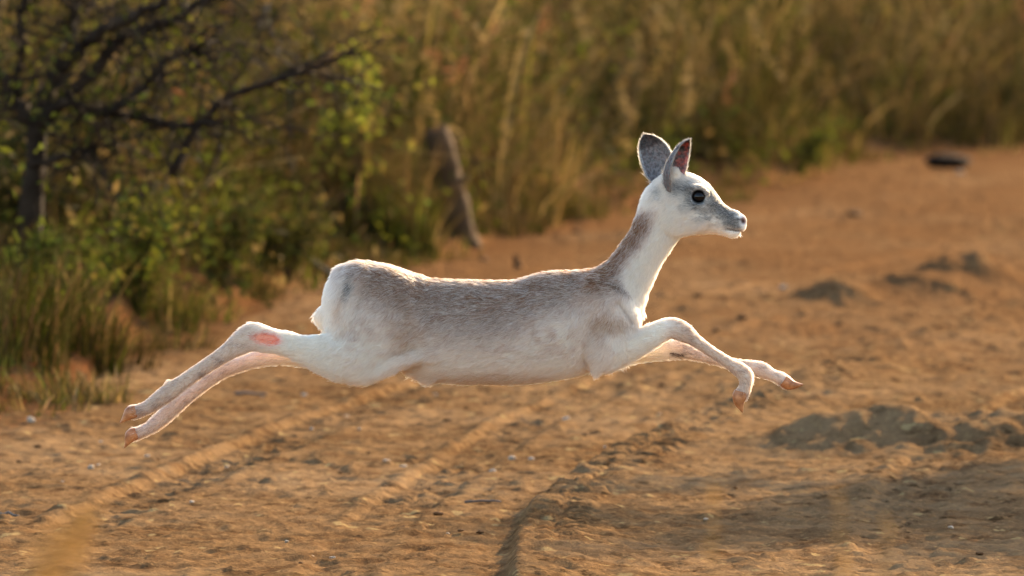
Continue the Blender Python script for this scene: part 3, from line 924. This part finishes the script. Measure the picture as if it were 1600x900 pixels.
# haunch and thigh, shoulder masses
add_limb([(598, 470, 46, 26, -26), (590, 512, 54, 29, -28), (570, 548, 44, 27, -31), (543, 557, 33, 24, -33)], 26, mirror=True)
add_limb([(562, 440, 22, 22, -24), (545, 470, 25, 22, -22), (539, 504, 22, 20, -22)], 20, mirror=True)      # buttock
add_limb([(924, 456, 18, 9, -37), (950, 475, 26, 13, -36), (972, 498, 22, 13, -34)], 24, mirror=True)        # shoulder blade
add_limb([(972, 500, 22, 15, -33), (955, 535, 27, 18, -35), (938, 566, 12, 11, -36), (935, 578, 5, 6, -35)], 16, mirror=True)  # upper arm to elbow
add_limb([(688, 548, 9, 9, -40), (662, 552, 8.5, 8, -44), (632, 560, 9, 8, -46), (603, 573, 10, 9, -44), (574, 584, 10.5, 10, -40), (560, 583, 10, 10, -38)], 10, mirror=True)  # flank fold
add_limb([(650, 572, 12, 18, 0), (672, 585, 10, 16, 0)], 18)                                                     # udder
# tail laid along the rump
add_limb([(534, 427, 9, 11, 0), (521, 449, 8, 11, 0), (517, 470, 6, 10, 0), (517, 484, 3, 7, 0)], 12)

# neck and head
add_limb([(940, 470, 44, 37, 0), (960, 461, 46, 35, 0), (975, 440, 39.5, 30, 0), (985, 426, 36.5, 27, 0), (1001, 398, 34, 25, 0), (1016, 374, 33.5, 24, 0), (1029, 352, 37, 24, 0), (1042, 334, 41, 26, 0), (1056, 322, 43, 28, 0)], 24)
add_limb([(1042, 318, 38, 25, 0), (1057, 313, 44, 30, 0), (1072, 317, 45, 33, 0), (1088, 326, 39.5, 32, 0), (1107, 335.5, 29.5, 24, 0), (1127, 342, 22, 18, 0), (1142, 346.5, 19, 16, 0), (1150, 348, 17, 14.5, 0)], 12)
add_limb([(1148, 341, 11.5, 13, 0), (1158, 344, 9, 11, 0)], 6)        # nose
add_limb([(1146, 352, 9.5, 13, 0), (1158.5, 354, 7.5, 10, 0)], 4)     # upper lip
add_limb([(1112, 353, 10, 13, 0), (1132, 360, 8.5, 11, 0), (1145, 363.5, 8.5, 10, 0), (1151, 363.5, 6, 8, 0)], 5)   # lower jaw
add_limb([(1064, 345, 20, 8, -20), (1085, 344, 15, 7, -20)], 16, mirror=True)                                       # cheek
add_limb([(1080, 293, 6, 5, -26), (1093, 294, 6.5, 5.5, -27), (1104, 301, 5, 4, -25)], 7, mirror=True)           # brow
add_limb([(1081, 319, 5, 4, -28), (1096, 319, 5, 4, -27)], 8, mirror=True)                                           # lower lid
add_limb([(1044, 285, 13, 11, -13), (1053, 270, 9, 9, -15)], 10, mirror=True)                                      # ear roots
for sg in (1, -1):
    cut_limb([(1135, 357.5, 1.5, 6, sg * 13), (1148, 359.3, 1.6, 8, sg * 12), (1159, 360.5, 1.6, 9, sg * 8)], 2)
    cut_limb([(1159, 343.5, 2.6, 4, sg * 9.5), (1161, 347, 2.2, 4, sg * 9)], 2)
    cut_limb([(1090.0, 306.0, 10.0, 9, sg * 29.5), (1092.0, 306.2, 10.0, 9, sg * 29.5)], 2.5)

# legs  (far limbs sit across the body, 2 units lower to allow for the raised view)
NF = [(950, 545, 30, 17, -35), (985, 536, 24, 16, -36), (1005, 529, 19.5, 14, -37), (1025, 519, 17, 12.5, -37), (1042, 511.5, 15.5, 12, -37), (1055, 512, 15.5, 12.5, -37), (1067, 517.5, 14, 12, -37),
      (1080, 526, 10.2, 9.5, -37), (1098, 539, 8.2, 8, -37), (1120, 554, 8.2, 7.8, -36), (1142, 568, 9, 8.2, -36), (1156, 576.5, 11, 9.5, -36), (1163, 584, 11.5, 9.5, -36), (1164.5, 596, 9.6, 9, -36), (1162, 606, 10, 9.5, -36), (1157.5, 614, 11, 9.8, -36)]
FF = [(950, 552, 26, 16, 35), (985, 550, 20, 15, 36), (1012, 549, 17, 14, 36), (1040, 548, 16.5, 13, 36), (1058, 548, 15, 12.5, 36), (1076, 552.5, 12, 10.5, 36), (1095, 558, 9.5, 9, 36), (1125, 566, 8.3, 8, 35),
      (1150, 572, 9, 8.2, 34), (1172, 576, 11, 9.5, 34), (1189, 580, 12.3, 9.8, 34), (1206, 588, 9.4, 8.6, 34), (1220, 594, 10.3, 9.4, 34), (1229, 600, 10.2, 9.6, 34)]
NH = [(548, 552, 36, 23, -33), (520, 553, 31, 20, -34), (500, 549, 27, 18, -34), (478, 545, 21, 15, -34), (455, 538, 17.5, 12.5, -34), (433, 533.5, 16.5, 11.5, -34), (413, 529, 19, 11.5, -34), (399, 525, 20.5, 11.5, -34), (387, 528, 19.5, 11.5, -34),
      (372, 538, 16, 10.5, -34), (357, 548, 13, 10, -34), (335, 563, 11.2, 9.2, -34), (310, 579.5, 11, 9, -34), (285, 597, 11.5, 9.2, -34), (266, 610.5, 13, 10.2, -34), (251, 621.5, 12, 10, -34), (235, 633, 10, 9.2, -34), (219, 640, 10, 9.5, -34), (210, 642, 10.5, 9.8, -34)]
FH = [(545, 556, 33, 22, 33), (500, 553, 26, 18, 34), (470, 555, 19, 14, 34), (440, 556, 15.5, 12, 34), (405, 562, 13.5, 11, 34), (376, 571, 12, 10.5, 34), (347, 582, 12, 10, 34), (320, 600, 11.5, 9.5, 34), (290, 623, 11.5, 9.5, 34), (264, 645, 13, 10.2, 34), (247, 660.5, 12, 10, 34),
      (230, 673, 10, 9.2, 34), (216, 679, 10, 9.5, 34), (208, 681.5, 10.3, 9.8, 34)]
for L_, k in ((NF, 12), (FF, 12), (NH, 18), (FH, 18)):
    add_limb(L_, k, 1.0)
# heel tendon, dew claws
add_limb([(394, 511, 7, 6, -34), (425, 519, 6, 5, -34), (455, 526, 6, 5, -34)], 8)
for (x, q, yc) in ((266, 596.5, -34), (254, 612, -34)):
    add_limb([(x, q, 4, 5, yc), (x - 4, q + 2, 2.5, 3, yc)], 4, 0)

for sg in (1, -1):
    cut_limb([(896, 462, 7, 9, sg * 66), (893, 505, 8, 9, sg * 68), (906, 548, 7, 9, sg * 63)], 9)          # behind the shoulder
    cut_limb([(566, 462, 5, 8, sg * 61), (552, 500, 5, 8, sg * 62), (530, 528, 5, 8, sg * 58)], 8)          # hamstring line
    cut_limb([(628, 470, 9, 8, sg * 63), (640, 510, 10, 9, sg * 64), (652, 545, 7, 8, sg * 62)], 10)       # hollow of the flank
    cut_limb([(966, 470, 4, 6, sg * 50), (985, 500, 4, 6, sg * 46)], 6)
    cut_limb([(430, 529, 3, 4, -34 + sg * 15), (460, 534, 3, 4, -34 + sg * 16)], 5)                          # before the heel tendon
    for j in range(5):
        xr = 722 + j * 30
        cut_limb([(xr, 490, 3.5, 6, sg * (67.5 + (2 - abs(j - 2)))), (xr - 14, 545, 3.5, 6, sg * (66.5 + (2 - abs(j - 2))))], 7)

def mesh_field(fld, x0, y0, q0, base):
    gr_ = vdb.FloatGrid(BIG)
    gr_.copyFromArray(np.clip(fld, -BIG, BIG).astype(np.float32))
    out = gr_.convertToPolygons(isovalue=0.0, adaptivity=0.0)
    pts, tri, quad = (out if len(out) == 3 else (out[0], np.zeros((0, 3), int), out[1]))
    P = np.stack([x0 + pts[:, 0] * VOX, y0 + pts[:, 1] * VOX, q0 + pts[:, 2] * VOX], -1)
    return P, np.asarray(tri, int), np.asarray(quad, int)

def to_world(P):
    return np.stack([(P[:, 0] - 800) * S, P[:, 1] * S, ZC - (P[:, 2] - 450) * S], -1)

BASE = np.array([0.0, DIST, ZC - (699 - 450) * S])
ant = empty('antelope', BASE)
tag(ant, 'white antelope with grey-brown back leaping at full stretch above the dirt track', 'antelope')
def ant_local(P):
    W = to_world(P); W[:, 2] -= BASE[2]
    return W

BP, BT, BQ = mesh_field(field, X0, -Y1, Q0, BASE)
# --- coat colours
def lin(c): return np.array([((v / 255) / 12.92 if v < 11 else ((v / 255 + .055) / 1.055) ** 2.4) for v in c])
WHITE = np.array([0.965, 0.878, 0.77])
SADDLE = np.array([0.330, 0.142, 0.042])
GREY = np.array([0.15, 0.135, 0.125])
TAN = np.array([0.66, 0.45, 0.27])
PINK = np.array([0.66, 0.45, 0.38])
def blob(x, q, cx, cq, rx, rq, ang=0):
    c_, s_ = math.cos(R(ang)), math.sin(R(ang))
    u = ((x - cx) * c_ + (q - cq) * s_) / rx; v = (-(x - cx) * s_ + (q - cq) * c_) / rq
    return np.exp(-(u * u + v * v) * 1.2)
def seg_d(x, q, P):
    best = np.full(x.shape, 1e9)
    for (ax_, aq), (bx, bq) in zip(P[:-1], P[1:]):
        dx, dq = bx - ax_, bq - aq
        t = np.clip(((x - ax_) * dx + (q - aq) * dq) / (dx * dx + dq * dq), 0, 1)
        best = np.minimum(best, np.hypot(x - ax_ - t * dx, q - aq - t * dq))
    return best
def coat(P):
    x, y, q = P[:, 0], P[:, 1], P[:, 2]
    n1 = fbm(x * .022, q * .045 + y * .01, 3, 90); n2 = fbm(x * .075 + q * .03, q * .26 - x * .05 + y * .03, 3, 95); n3 = vnoise(x * .9, q * .9 + y, 99)
    c_ = np.tile(WHITE, (len(x), 1))
    def lay(col, a):
        nonlocal c_
        a = np.clip(a, 0, 1)[:, None]
        c_ = c_ * (1 - a) + np.asarray(col) * a
    torso = sstep(515, 560, x) * sstep(985, 945, x)
    topl = np.interp(x, TOR[:, 0], TOR[:, 1])
    d = q - topl + 14 * n1 + 22 * n2
    ext = np.interp(x, [520, 570, 620, 680, 760, 850, 930, 990], [45, 85, 105, 120, 125, 95, 60, 30])
    a = torso * (1 - sstep(0.06, 1.0, d / ext)) * (0.92 + .5 * n2)
    lay(SADDLE, a * 0.92)
    lay(SADDLE * 1.35, torso * .30 * sstep(-.05, .35, n1 * .5 + n2) * sstep(595, 520, q))
    # pale spine line, tan washes; the belly one paints sun glow through its fringe
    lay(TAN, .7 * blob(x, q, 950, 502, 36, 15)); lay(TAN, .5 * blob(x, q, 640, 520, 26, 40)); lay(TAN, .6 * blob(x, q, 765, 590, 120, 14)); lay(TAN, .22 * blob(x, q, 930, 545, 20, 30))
    # rump: dark streaked stripe in a pale surround
    lay(WHITE, .8 * blob(x, q, 548, 448, 20, 34, 15) * (y < 90)); lay(GREY, .75 * blob(x, q, 549, 446, 6, 17, 16) * (1 + 1.5 * n2) * (np.abs(y) > 6))
    lay(TAN, .35 * blob(x, q, 533, 475, 9, 32, 14))
    # nape stripe
    nd = seg_d(x, q, [(924, 430), (942, 416), (955, 403), (975, 376), (990, 352), (1001, 326)])
    lay(SADDLE * 1.25, .95 * (1 - sstep(8, 34, nd + 8 * n2)) * sstep(318, 345, q) * sstep(905, 935, x + (430 - q) * .3))
    lay(SADDLE * .75, .7 * (1 - sstep(0, 5, seg_d(x, q, [(925, 437), (950, 440), (968, 449), (979, 458)]) + 4 * n2)))  # dark line painting the shade in the neck and shoulder crease
    # face
    lay(GREY * .85, .9 * (1 - sstep(0, 19, seg_d(x, q, [(1106, 305), (1122, 322), (1140, 336), (1148, 345)]) + 14 * n2)))
    lay(GREY, .55 * blob(x, q, 1136, 348, 9, 8) * (1 + n2))
    lay(GREY, .7 * blob(x, q, 1062, 294, 14, 11)); lay(GREY, .8 * blob(x, q, 1079, 296, 9, 12)); lay(GREY, .55 * blob(x, q, 1083, 318, 14, 8))
    er = np.hypot((x - 1091), (q - 306)); lay(GREY * .8, .8 * (1 - sstep(10, 18, er)) * (np.abs(y) > 15)); lay((.02, .016, .014), 1.0 * (1 - sstep(10, 12.5, er)) * (np.abs(y) > 15))
    lay(WHITE, .75 * blob(x, q, 1104, 309, 5, 8, -30)); lay(GREY, .55 * blob(x, q, 1110, 334, 26, 15) * sstep(-.2, .3, n2)); lay(GREY * .8, .35 * blob(x, q, 1028, 300, 9, 14))
    lay(GREY * .9, .45 * blob(x, q, 1098, 322, 42, 24, 24) * sstep(-.15, .35, n2 + .3 * n3))
    # bare pinkish nose and lips; shade in nostril and mouth gap painted dark
    lay((.42, .20, .14), .9 * blob(x, q, 1163, 343, 5, 8)); lay((.07, .02, .015), 1.0 * blob(x, q, 1160.5, 345, 3.2, 4.6, -20) * (np.abs(y) > 4)); lay((.28, .13, .10), .9 * (1 - sstep(.5, 2.4, seg_d(x, q, [(1136, 357), (1148, 359.5), (1160, 361)]))))
    # coral paint for light glowing through thin hock skin, leg mottling
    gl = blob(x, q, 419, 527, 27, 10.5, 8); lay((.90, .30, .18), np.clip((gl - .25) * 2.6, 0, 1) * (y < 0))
    leg = np.clip(sstep(440, 330, x) + sstep(1030, 1075, x) * (q > 480), 0, 1)
    lay(TAN, leg * .62); lay(PINK, leg * (.08 + .32 * sstep(.0, .45, n2 + .3 * n3))); lay((.33, .22, .15), leg * .55 * sstep(.2, .5, n2))
    lay(PINK * .75, sstep(460, 400, x) * (y > 0) * .22)
    lay((.45, .22, .14), .6 * np.clip(blob(x, q, 218, 640, 14, 9) + blob(x, q, 214, 682, 14, 9) + blob(x, q, 1155, 616, 10, 8) + blob(x, q, 1236, 602, 8, 9), 0, 1) * .6)
    lay((.10, .06, .05), .9 * (1 - sstep(1.5, 4, seg_d(x, q, [(1049, 555), (1060, 556.5), (1067, 557)]))) * (y > 0))
    return np.clip(c_, .02, .95)

M_HIDE = attr_mat('pale_hide', 0.85, 0.15, 220, 0.16, 0.25, 500, 0.002)
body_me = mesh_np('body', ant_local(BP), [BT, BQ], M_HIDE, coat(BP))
# outward faces
vn = np.zeros(len(BP) * 3, np.float32); body_me.vertices.foreach_get('normal', vn); vn = vn.reshape(-1, 3)
k_top = np.argmax(body_me.vertices[0].co.z if False else ant_local(BP)[:, 2])
if vn[k_top, 2] < 0:
    body_me.flip_normals(); vn = -vn
body = obj('body', body_me, ant)

# --- hooves: paired claws
def tube_profile(stations, n=12):
    """closed horn shape from stations x,q,r,w,yc  (local units)"""
    T = cr(stations, 4)
    d = np.gradient(T[:, :2], axis=0); d /= np.linalg.norm(d, axis=1)[:, None] + 1e-9
    nrm = np.stack([-d[:, 1], d[:, 0]], 1)
    ph = np.arange(n) * 2 * np.pi / n
    V = np.stack([T[:, None, 0] + nrm[:, None, 0] * np.cos(ph) * T[:, None, 2], T[:, None, 4] + np.sin(ph) * T[:, None, 3], T[:, None, 1] + nrm[:, None, 1] * np.cos(ph) * T[:, None, 2]], -1)
    m = len(T); i = np.arange(m * n).reshape(m, n)
    F = np.stack([i[:-1], np.roll(i[:-1], -1, 1), np.roll(i[1:], -1, 1), i[1:]], -1).reshape(-1, 4)
    return V.reshape(-1, 3), F
M_HOOF = solid_mat('hoof_horn', (0.26, 0.080, 0.022), (0.52, 0.21, 0.075), 60, 0.45, 0.3, 200, spec=0.4, dist=.001)
HOOVES = [([(1157, 609, 9.8, 6.2), (1155, 617, 11.2, 6.6), (1154, 625, 9.0, 5.8), (1156.5, 634, 4.8, 3.6), (1159.5, 642, .8, .8)], -36),
          ([(1225, 597, 9.4, 6.2), (1233, 602, 9.6, 6.4), (1241, 604, 6.8, 5), (1248, 604, 4, 3.2), (1256, 603.5, .8, .8)], 34),
          ([(214, 640.5, 9.2, 6), (205.5, 643, 10.4, 6.4), (200, 648, 7.6, 5.2), (195, 653, 4, 3.2), (189, 659, .8, .8)], -34),
          ([(212, 679.5, 9.2, 6), (204, 683, 10.4, 6.4), (200, 689, 7.6, 5.2), (197, 695, 4.2, 3.2), (192.5, 702.5, .8, .8)], 34)]
for st, yc in HOOVES:
    P_, F_ = [], []
    for s_ in (-1, 1):
        v, f = tube_profile([(*r, yc + s_ * 4.6) for r in st])
        F_.append(f + sum(len(p) for p in P_)); P_.append(v)
    obj('hoof', mesh_np('hoof', ant_local(np.concatenate(P_)), np.concatenate(F_), M_HOOF), ant)

# --- eyes
m_eye, nt, N, L, out = new_mat('dark_wet_eye')
p = N.new('ShaderNodeBsdfPrincipled')
p.inputs['Base Color'].default_value = (0.006, 0.004, 0.003, 1); p.inputs['Roughness'].default_value = 0.08
p.inputs['IOR'].default_value = 1.33
L.new(p.outputs[0], out.inputs[0])
import bmesh
for sg in (-1, 1):
    bm = bmesh.new(); bmesh.ops.create_uvsphere(bm, u_segments=28, v_segments=16, radius=1)
    me = bpy.data.meshes.new('eye'); bm.to_mesh(me); bm.free(); me.materials.append(m_eye)
    for pl in me.polygons: pl.use_smooth = True
    o = obj('eye', me, ant, ant_local(np.array([[1091.0, sg * 20.5, 306.0]]))[0])
    o.scale = (11.5 * S, 11.9 * S, 10.0 * S)

# --- ears: cupped leaves of thin skin
def ear_material(name, trans):
  m_ear, nt, N, L, out = new_mat(name)
  a_ = N.new('ShaderNodeAttribute'); a_.attribute_name = 'col'
  d_ = N.new('ShaderNodeBsdfDiffuse'); t_ = N.new('ShaderNodeBsdfTranslucent')
  nn = noise_node(nt, 140, 4, .6)
  rr = ramp(nt, nn.outputs[0], [(0.38, 0.35), (0.6, 1.0)])
  cc = mix(nt, a_.outputs['Color'], rr.outputs[0], .8, 'MULTIPLY')
  L.new(cc, d_.inputs[0])
  nb = noise_node(nt, 75, 4, .6)
  vr = ramp(nt, nb.outputs[0], [(0.40, (0.03, 0.006, 0.004)), (0.58, (0.46, 0.115, 0.05))])
  L.new(vr.outputs[0], t_.inputs[0])
  ms = N.new('ShaderNodeMixShader'); ms.inputs[0].default_value = trans
  L.new(d_.outputs[0], ms.inputs[1]); L.new(t_.outputs[0], ms.inputs[2]); L.new(ms.outputs[0], out.inputs[0])
  return m_ear
def ear(base, tip, openv, rad, arc, sweep):
    """base, tip in animal units (x,y,q); openv: direction the cup faces"""
    base = np.array(base, float); tip = np.array(tip, float)
    ax_ = tip - base; Ln = np.linalg.norm(ax_); ax_ /= Ln
    ov = np.array(openv, float); ov -= ax_ * (ov @ ax_); ov /= np.linalg.norm(ov)
    sd = np.cross(ax_, ov)
    nu, nv = 26, 22
    V, C = [], []
    for i in range(nu):
        u = i / (nu - 1)
        wd = rad * np.interp(u, [0, .12, .3, .5, .7, .85, .95, 1], [.34, .66, .95, 1.0, .91, .68, .40, .07])
        aa = R(arc) * np.interp(u, [0, .25, .6, 1], [1.45, 1.12, .9, .7])
        cen = base + ax_ * Ln * u + np.array(sweep) * math.sin(u * math.pi)
        for j in range(nv):
            v = (j / (nv - 1) - .5) * aa
            V.append(cen - ov * wd * math.cos(v) + ov * wd * math.cos(aa / 2) * .35 + sd * wd * math.sin(v) * (1.0 / max(.7, math.sin(min(aa / 2, 1.57)))))
            rim = abs(j / (nv - 1) - .5) * 2
            c_ = np.array([.30, .27, .255]) * (1 - .55 * u) + np.array([.10, .085, .08]) * .55 * u
            if rim > .9: c_ = np.array([.50, .46, .42])
            if u > .78: c_ = c_ * .45
            C.append(c_)
    V = np.array(V); i = np.arange(nu * nv).reshape(nu, nv)
    F = np.stack([i[:-1, :-1], i[:-1, 1:], i[1:, 1:], i[1:, :-1]], -1).reshape(-1, 4)
    return V, F, np.array(C)
EARS = [((1047, -24, 299), (1076, -32, 217), (.80, -.62, .15), 19.5, 190, (-1, 0, 0)),
        ((1037, 15, 290), (1007, 26, 211), (-.10, -.95, .1), 25.5, 150, (4, 0, 0))]
ear_geo = []
EAR_M = [ear_material('thin_ear_skin', 0.42), ear_material('dim_ear_skin', 0.10)]  # second is the same skin, see-through glow turned down for the far ear
for e_, em in zip(EARS, EAR_M):
    V, F, C = ear(*e_)
    ear_geo.append((V, F, C))
    o = obj('ear', mesh_np('ear', ant_local(V), F, em, C), ant)
    sm = o.modifiers.new('thickness', 'SOLIDIFY'); sm.thickness = 0.0015

# --- fur
allF = np.concatenate([BT.reshape(-1, 3)] + [BQ[:, [0, 1, 2]], BQ[:, [0, 2, 3]]])
A_ = BP[allF[:, 0]]; B_ = BP[allF[:, 1]]; C_ = BP[allF[:, 2]]
area = .5 * np.linalg.norm(np.cross(B_ - A_, C_ - A_), axis=1)
cen = (A_ + B_ + C_) / 3
wgt = area * np.where(cen[:, 1] > 12, .45, 1.0) * np.where((cen[:, 0] > 1040) & (cen[:, 2] < 400), 1.7, 1.0)
NH_ = 330000
fi = rng.choice(len(allF), NH_, p=wgt / wgt.sum())
b1 = rng.random(NH_); b2 = rng.random(NH_); sw = b1 + b2 > 1; b1[sw] = 1 - b1[sw]; b2[sw] = 1 - b2[sw]
root = A_[fi] + (B_[fi] - A_[fi]) * b1[:, None] + (C_[fi] - A_[fi]) * b2[:, None]
nW = vn[allF[fi, 0]] * (1 - b1 - b2)[:, None] + vn[allF[fi, 1]] * b1[:, None] + vn[allF[fi, 2]] * b2[:, None]
nW /= np.linalg.norm(nW, axis=1)[:, None] + 1e-9
# lie of the coat: (x, q, dx, dq, length)
FLOW = np.array([
    (1160, 345, -.9, .1, 2.5), (1130, 345, -.9, -.1, 3.5), (1105, 325, -.9, -.1, 4), (1075, 340, -.8, .4, 6), (1070, 290, -.8, -.5, 6), (1045, 320, -.7, .6, 7), (1085, 275, -.8, -.5, 4.5),
    (1020, 350, -.4, .9, 8), (1000, 390, -.45, .9, 9), (1030, 390, -.3, .95, 9), (975, 420, -.6, .8, 10), (1000, 450, -.3, 1, 10), (985, 490, -.2, 1, 10),
    (940, 440, -.9, .35, 10), (930, 500, -.6, .8, 10), (950, 540, -.5, .8, 9), (930, 570, -.6, .7, 10), (860, 440, -1, .15, 11), (860, 510, -.9, .45, 11), (860, 580, -1, .25, 12),
    (760, 450, -1, .15, 11), (760, 510, -.95, .35, 11), (760, 585, -1, .2, 13), (680, 450, -1, .2, 11), (670, 510, -.9, .45, 11), (670, 570, -.9, .5, 13), (600, 430, -1, .25, 11), (600, 500, -.8, .6, 11),
    (550, 425, -.85, .6, 12), (520, 450, -.4, .9, 10), (508, 490, -.2, .95, 7), (550, 500, -.4, .9, 11), (570, 570, -.8, .5, 10), (520, 545, -.85, .5, 10), (500, 520, -.8, .6, 7),
    (480, 545, -1, 0, 8), (440, 530, -1, -.1, 6.5), (400, 525, -1, .2, 6), (350, 552, -.8, .6, 5), (300, 590, -.8, .6, 4.5), (250, 630, -.8, .5, 5), (215, 640, -1, .2, 5),
    (380, 572, -.9, .4, 5), (320, 605, -.8, .7, 4.5), (260, 655, -.8, .7, 5), (212, 682, -.9, .4, 5),
    (1000, 535, .9, -.3, 7), (1045, 512, 1, 0, 5), (1100, 545, .8, .6, 4.5), (1150, 575, .8, .6, 4.5), (1163, 605, 0, 1, 4.5), (1020, 555, 1, 0, 7), (1080, 556, 1, .2, 5), (1180, 580, 1, .2, 4.5), (1225, 596, .9, .4, 4.5)])
d2 = (root[:, 0, None] - FLOW[None, :, 0]) ** 2 + (root[:, 2, None] - FLOW[None, :, 1]) ** 2
wi = 1 / (d2 + 60) ** 1.6
wi /= wi.sum(1)[:, None]
fl = wi @ FLOW[:, 2:]
ln = fl[:, 2] * (.7 + .8 * rng.random(NH_))
dirW = np.stack([fl[:, 0], np.zeros(NH_), -fl[:, 1]], -1)
clump = np.stack([fbm(root[:, 0] * .12, root[:, 2] * .12 + root[:, 1] * .1, 3, s_) for s_ in (131, 137, 139)], -1)
dirW = dirW + clump * .75 + rng.normal(size=dirW.shape) * .16
dirW -= (dirW * nW).sum(1)[:, None] * nW * .9
dirW /= np.linalg.norm(dirW, axis=1)[:, None] + 1e-9
# skip eye, lips, nostrils, painted hock glow
er = np.hypot(root[:, 0] - 1091, root[:, 2] - 306)
ok = ~((er < 12.5) & (np.abs(root[:, 1]) > 14)) & ~((root[:, 0] > 1156) & (root[:, 2] < 352))
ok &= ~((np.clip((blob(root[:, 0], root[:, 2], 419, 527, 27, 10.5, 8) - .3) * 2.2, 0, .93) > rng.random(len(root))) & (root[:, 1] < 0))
root, nW, dirW, ln, fl = root[ok], nW[ok], dirW[ok], ln[ok], fl[ok]
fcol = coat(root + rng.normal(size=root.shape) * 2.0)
kk = rng.gamma(4.0, 1 / 4.0, (len(root), 1))
fcol = np.maximum(WHITE + (fcol - WHITE) * np.clip(kk, .15, 2.0), fcol * .5)
fcol = np.clip(fcol * (.86 + .18 * rng.random((len(root), 1))), .035, .96)
rw = ant_local(root)
lw = (ln * S)[:, None]
lift = (0.50 + .45 * rng.random(len(root)) ** 2)[:, None]
p0 = rw - nW * .001
p1 = rw + (nW * lift * .8 + dirW * .5) * lw * .36
p2 = p1 + (nW * lift * .45 + dirW) * lw * .34
p3 = p2 + (nW * lift * .12 + dirW) * lw * .34
pts = np.stack([p0, p1, p2, p3], 1).astype(np.float32)
# hairs fringing the ears and the chin
xp, xc, xl = [], [], []
for V, F, C in ear_geo:
    nu, nv = 26, 22
    G = V.reshape(nu, nv, 3)
    cen_l = G.mean(1, keepdims=True)
    for k_ in range(2600):
        u = rng.uniform(0, nu - 1.01); edge = rng.random() < .16
        j = (rng.choice([0, nv - 1]) if edge else rng.integers(0, nv))
        i = int(u); f_ = u - i
        p_ = G[i, j] * (1 - f_) + G[i + 1, j] * f_
        up_ = G[i + 1, j] - G[i, j]; up_ /= np.linalg.norm(up_) + 1e-9
        ou = p_ - cen_l[i, 0]; ou /= np.linalg.norm(ou) + 1e-9
        L0 = rng.uniform(2.5, 6) * (1.5 if u < 7 else 1)
        dd = up_ * .8 + ou * (.35 if edge else .25) + rng.normal(size=3) * .2
        xp.append([p_, p_ + dd * L0 * .33, p_ + (dd + up_ * .2) * L0 * .66, p_ + (dd + up_ * .4) * L0])
        dark = u > 19
        xc.append(np.array([.16, .14, .13]) if dark and not edge else np.array([.30, .27, .25]) if not edge else np.array([.34, .28, .22])); xl.append(5)
for k_ in range(16):
    p_ = np.array([rng.uniform(1140, 1158), rng.uniform(-6, 6), 368 - rng.random() * 3])
    dd = np.array([.35, rng.normal() * .3, 1]) + rng.normal(size=3) * .25
    L0 = rng.uniform(3, 7)
    xp.append([p_, p_ + dd * L0 * .33, p_ + dd * L0 * .66, p_ + dd * L0]); xc.append(np.array([.85, .8, .74])); xl.append(6)
xp = np.array(xp); xw = ant_local(xp.reshape(-1, 3)).reshape(-1, 4, 3)
pts = np.concatenate([pts, xw]).astype(np.float32); fcol = np.concatenate([fcol, np.array(xc)]); ln = np.concatenate([ln, xl])
n = len(pts)

cv = bpy.data.hair_curves.new('fur')
cv.add_curves([4] * n)
cv.attributes['position'].data.foreach_set('vector', pts.ravel())
ra = cv.attributes.get('radius') or cv.attributes.new('radius', 'FLOAT', 'POINT')
rb = np.array([.00044, .00042, .00032, .00008], np.float32)[None] * (np.clip(ln / 9, .6, 1.1)[:, None])
ra.data.foreach_set('value', np.ascontiguousarray(rb, np.float32).ravel())
ca = cv.attributes.new('col', 'FLOAT_COLOR', 'CURVE')
ca.data.foreach_set('color', np.concatenate([fcol, np.ones((n, 1))], 1).astype(np.float32).ravel())
m_fur, nt, N, L, out = new_mat('antelope_fur')
a_ = N.new('ShaderNodeAttribute'); a_.attribute_name = 'col'
d_ = N.new('ShaderNodeBsdfDiffuse'); t_ = N.new('ShaderNodeBsdfTranslucent')
L.new(a_.outputs['Color'], d_.inputs[0]); L.new(a_.outputs['Color'], t_.inputs[0])
ms = N.new('ShaderNodeMixShader'); ms.inputs[0].default_value = 0.45
L.new(d_.outputs[0], ms.inputs[1]); L.new(t_.outputs[0], ms.inputs[2])
ph_ = N.new('ShaderNodeBsdfHairPrincipled')
ph_.parametrization = 'COLOR'
L.new(a_.outputs['Color'], ph_.inputs['Color'])
ph_.inputs['Roughness'].default_value = 0.45
ph_.inputs['IOR'].default_value = 1.35
ph_.inputs['Radial Roughness'].default_value = 0.5
m2 = N.new('ShaderNodeMixShader'); m2.inputs[0].default_value = 0.30
L.new(ms.outputs[0], m2.inputs[1]); L.new(ph_.outputs[0], m2.inputs[2])
L.new(m2.outputs[0], out.inputs[0])
cv.materials.append(m_fur)
fo = bpy.data.objects.new('fur', cv)
COL.objects.link(fo); fo.parent = ant
tag(fo, kind='stuff')
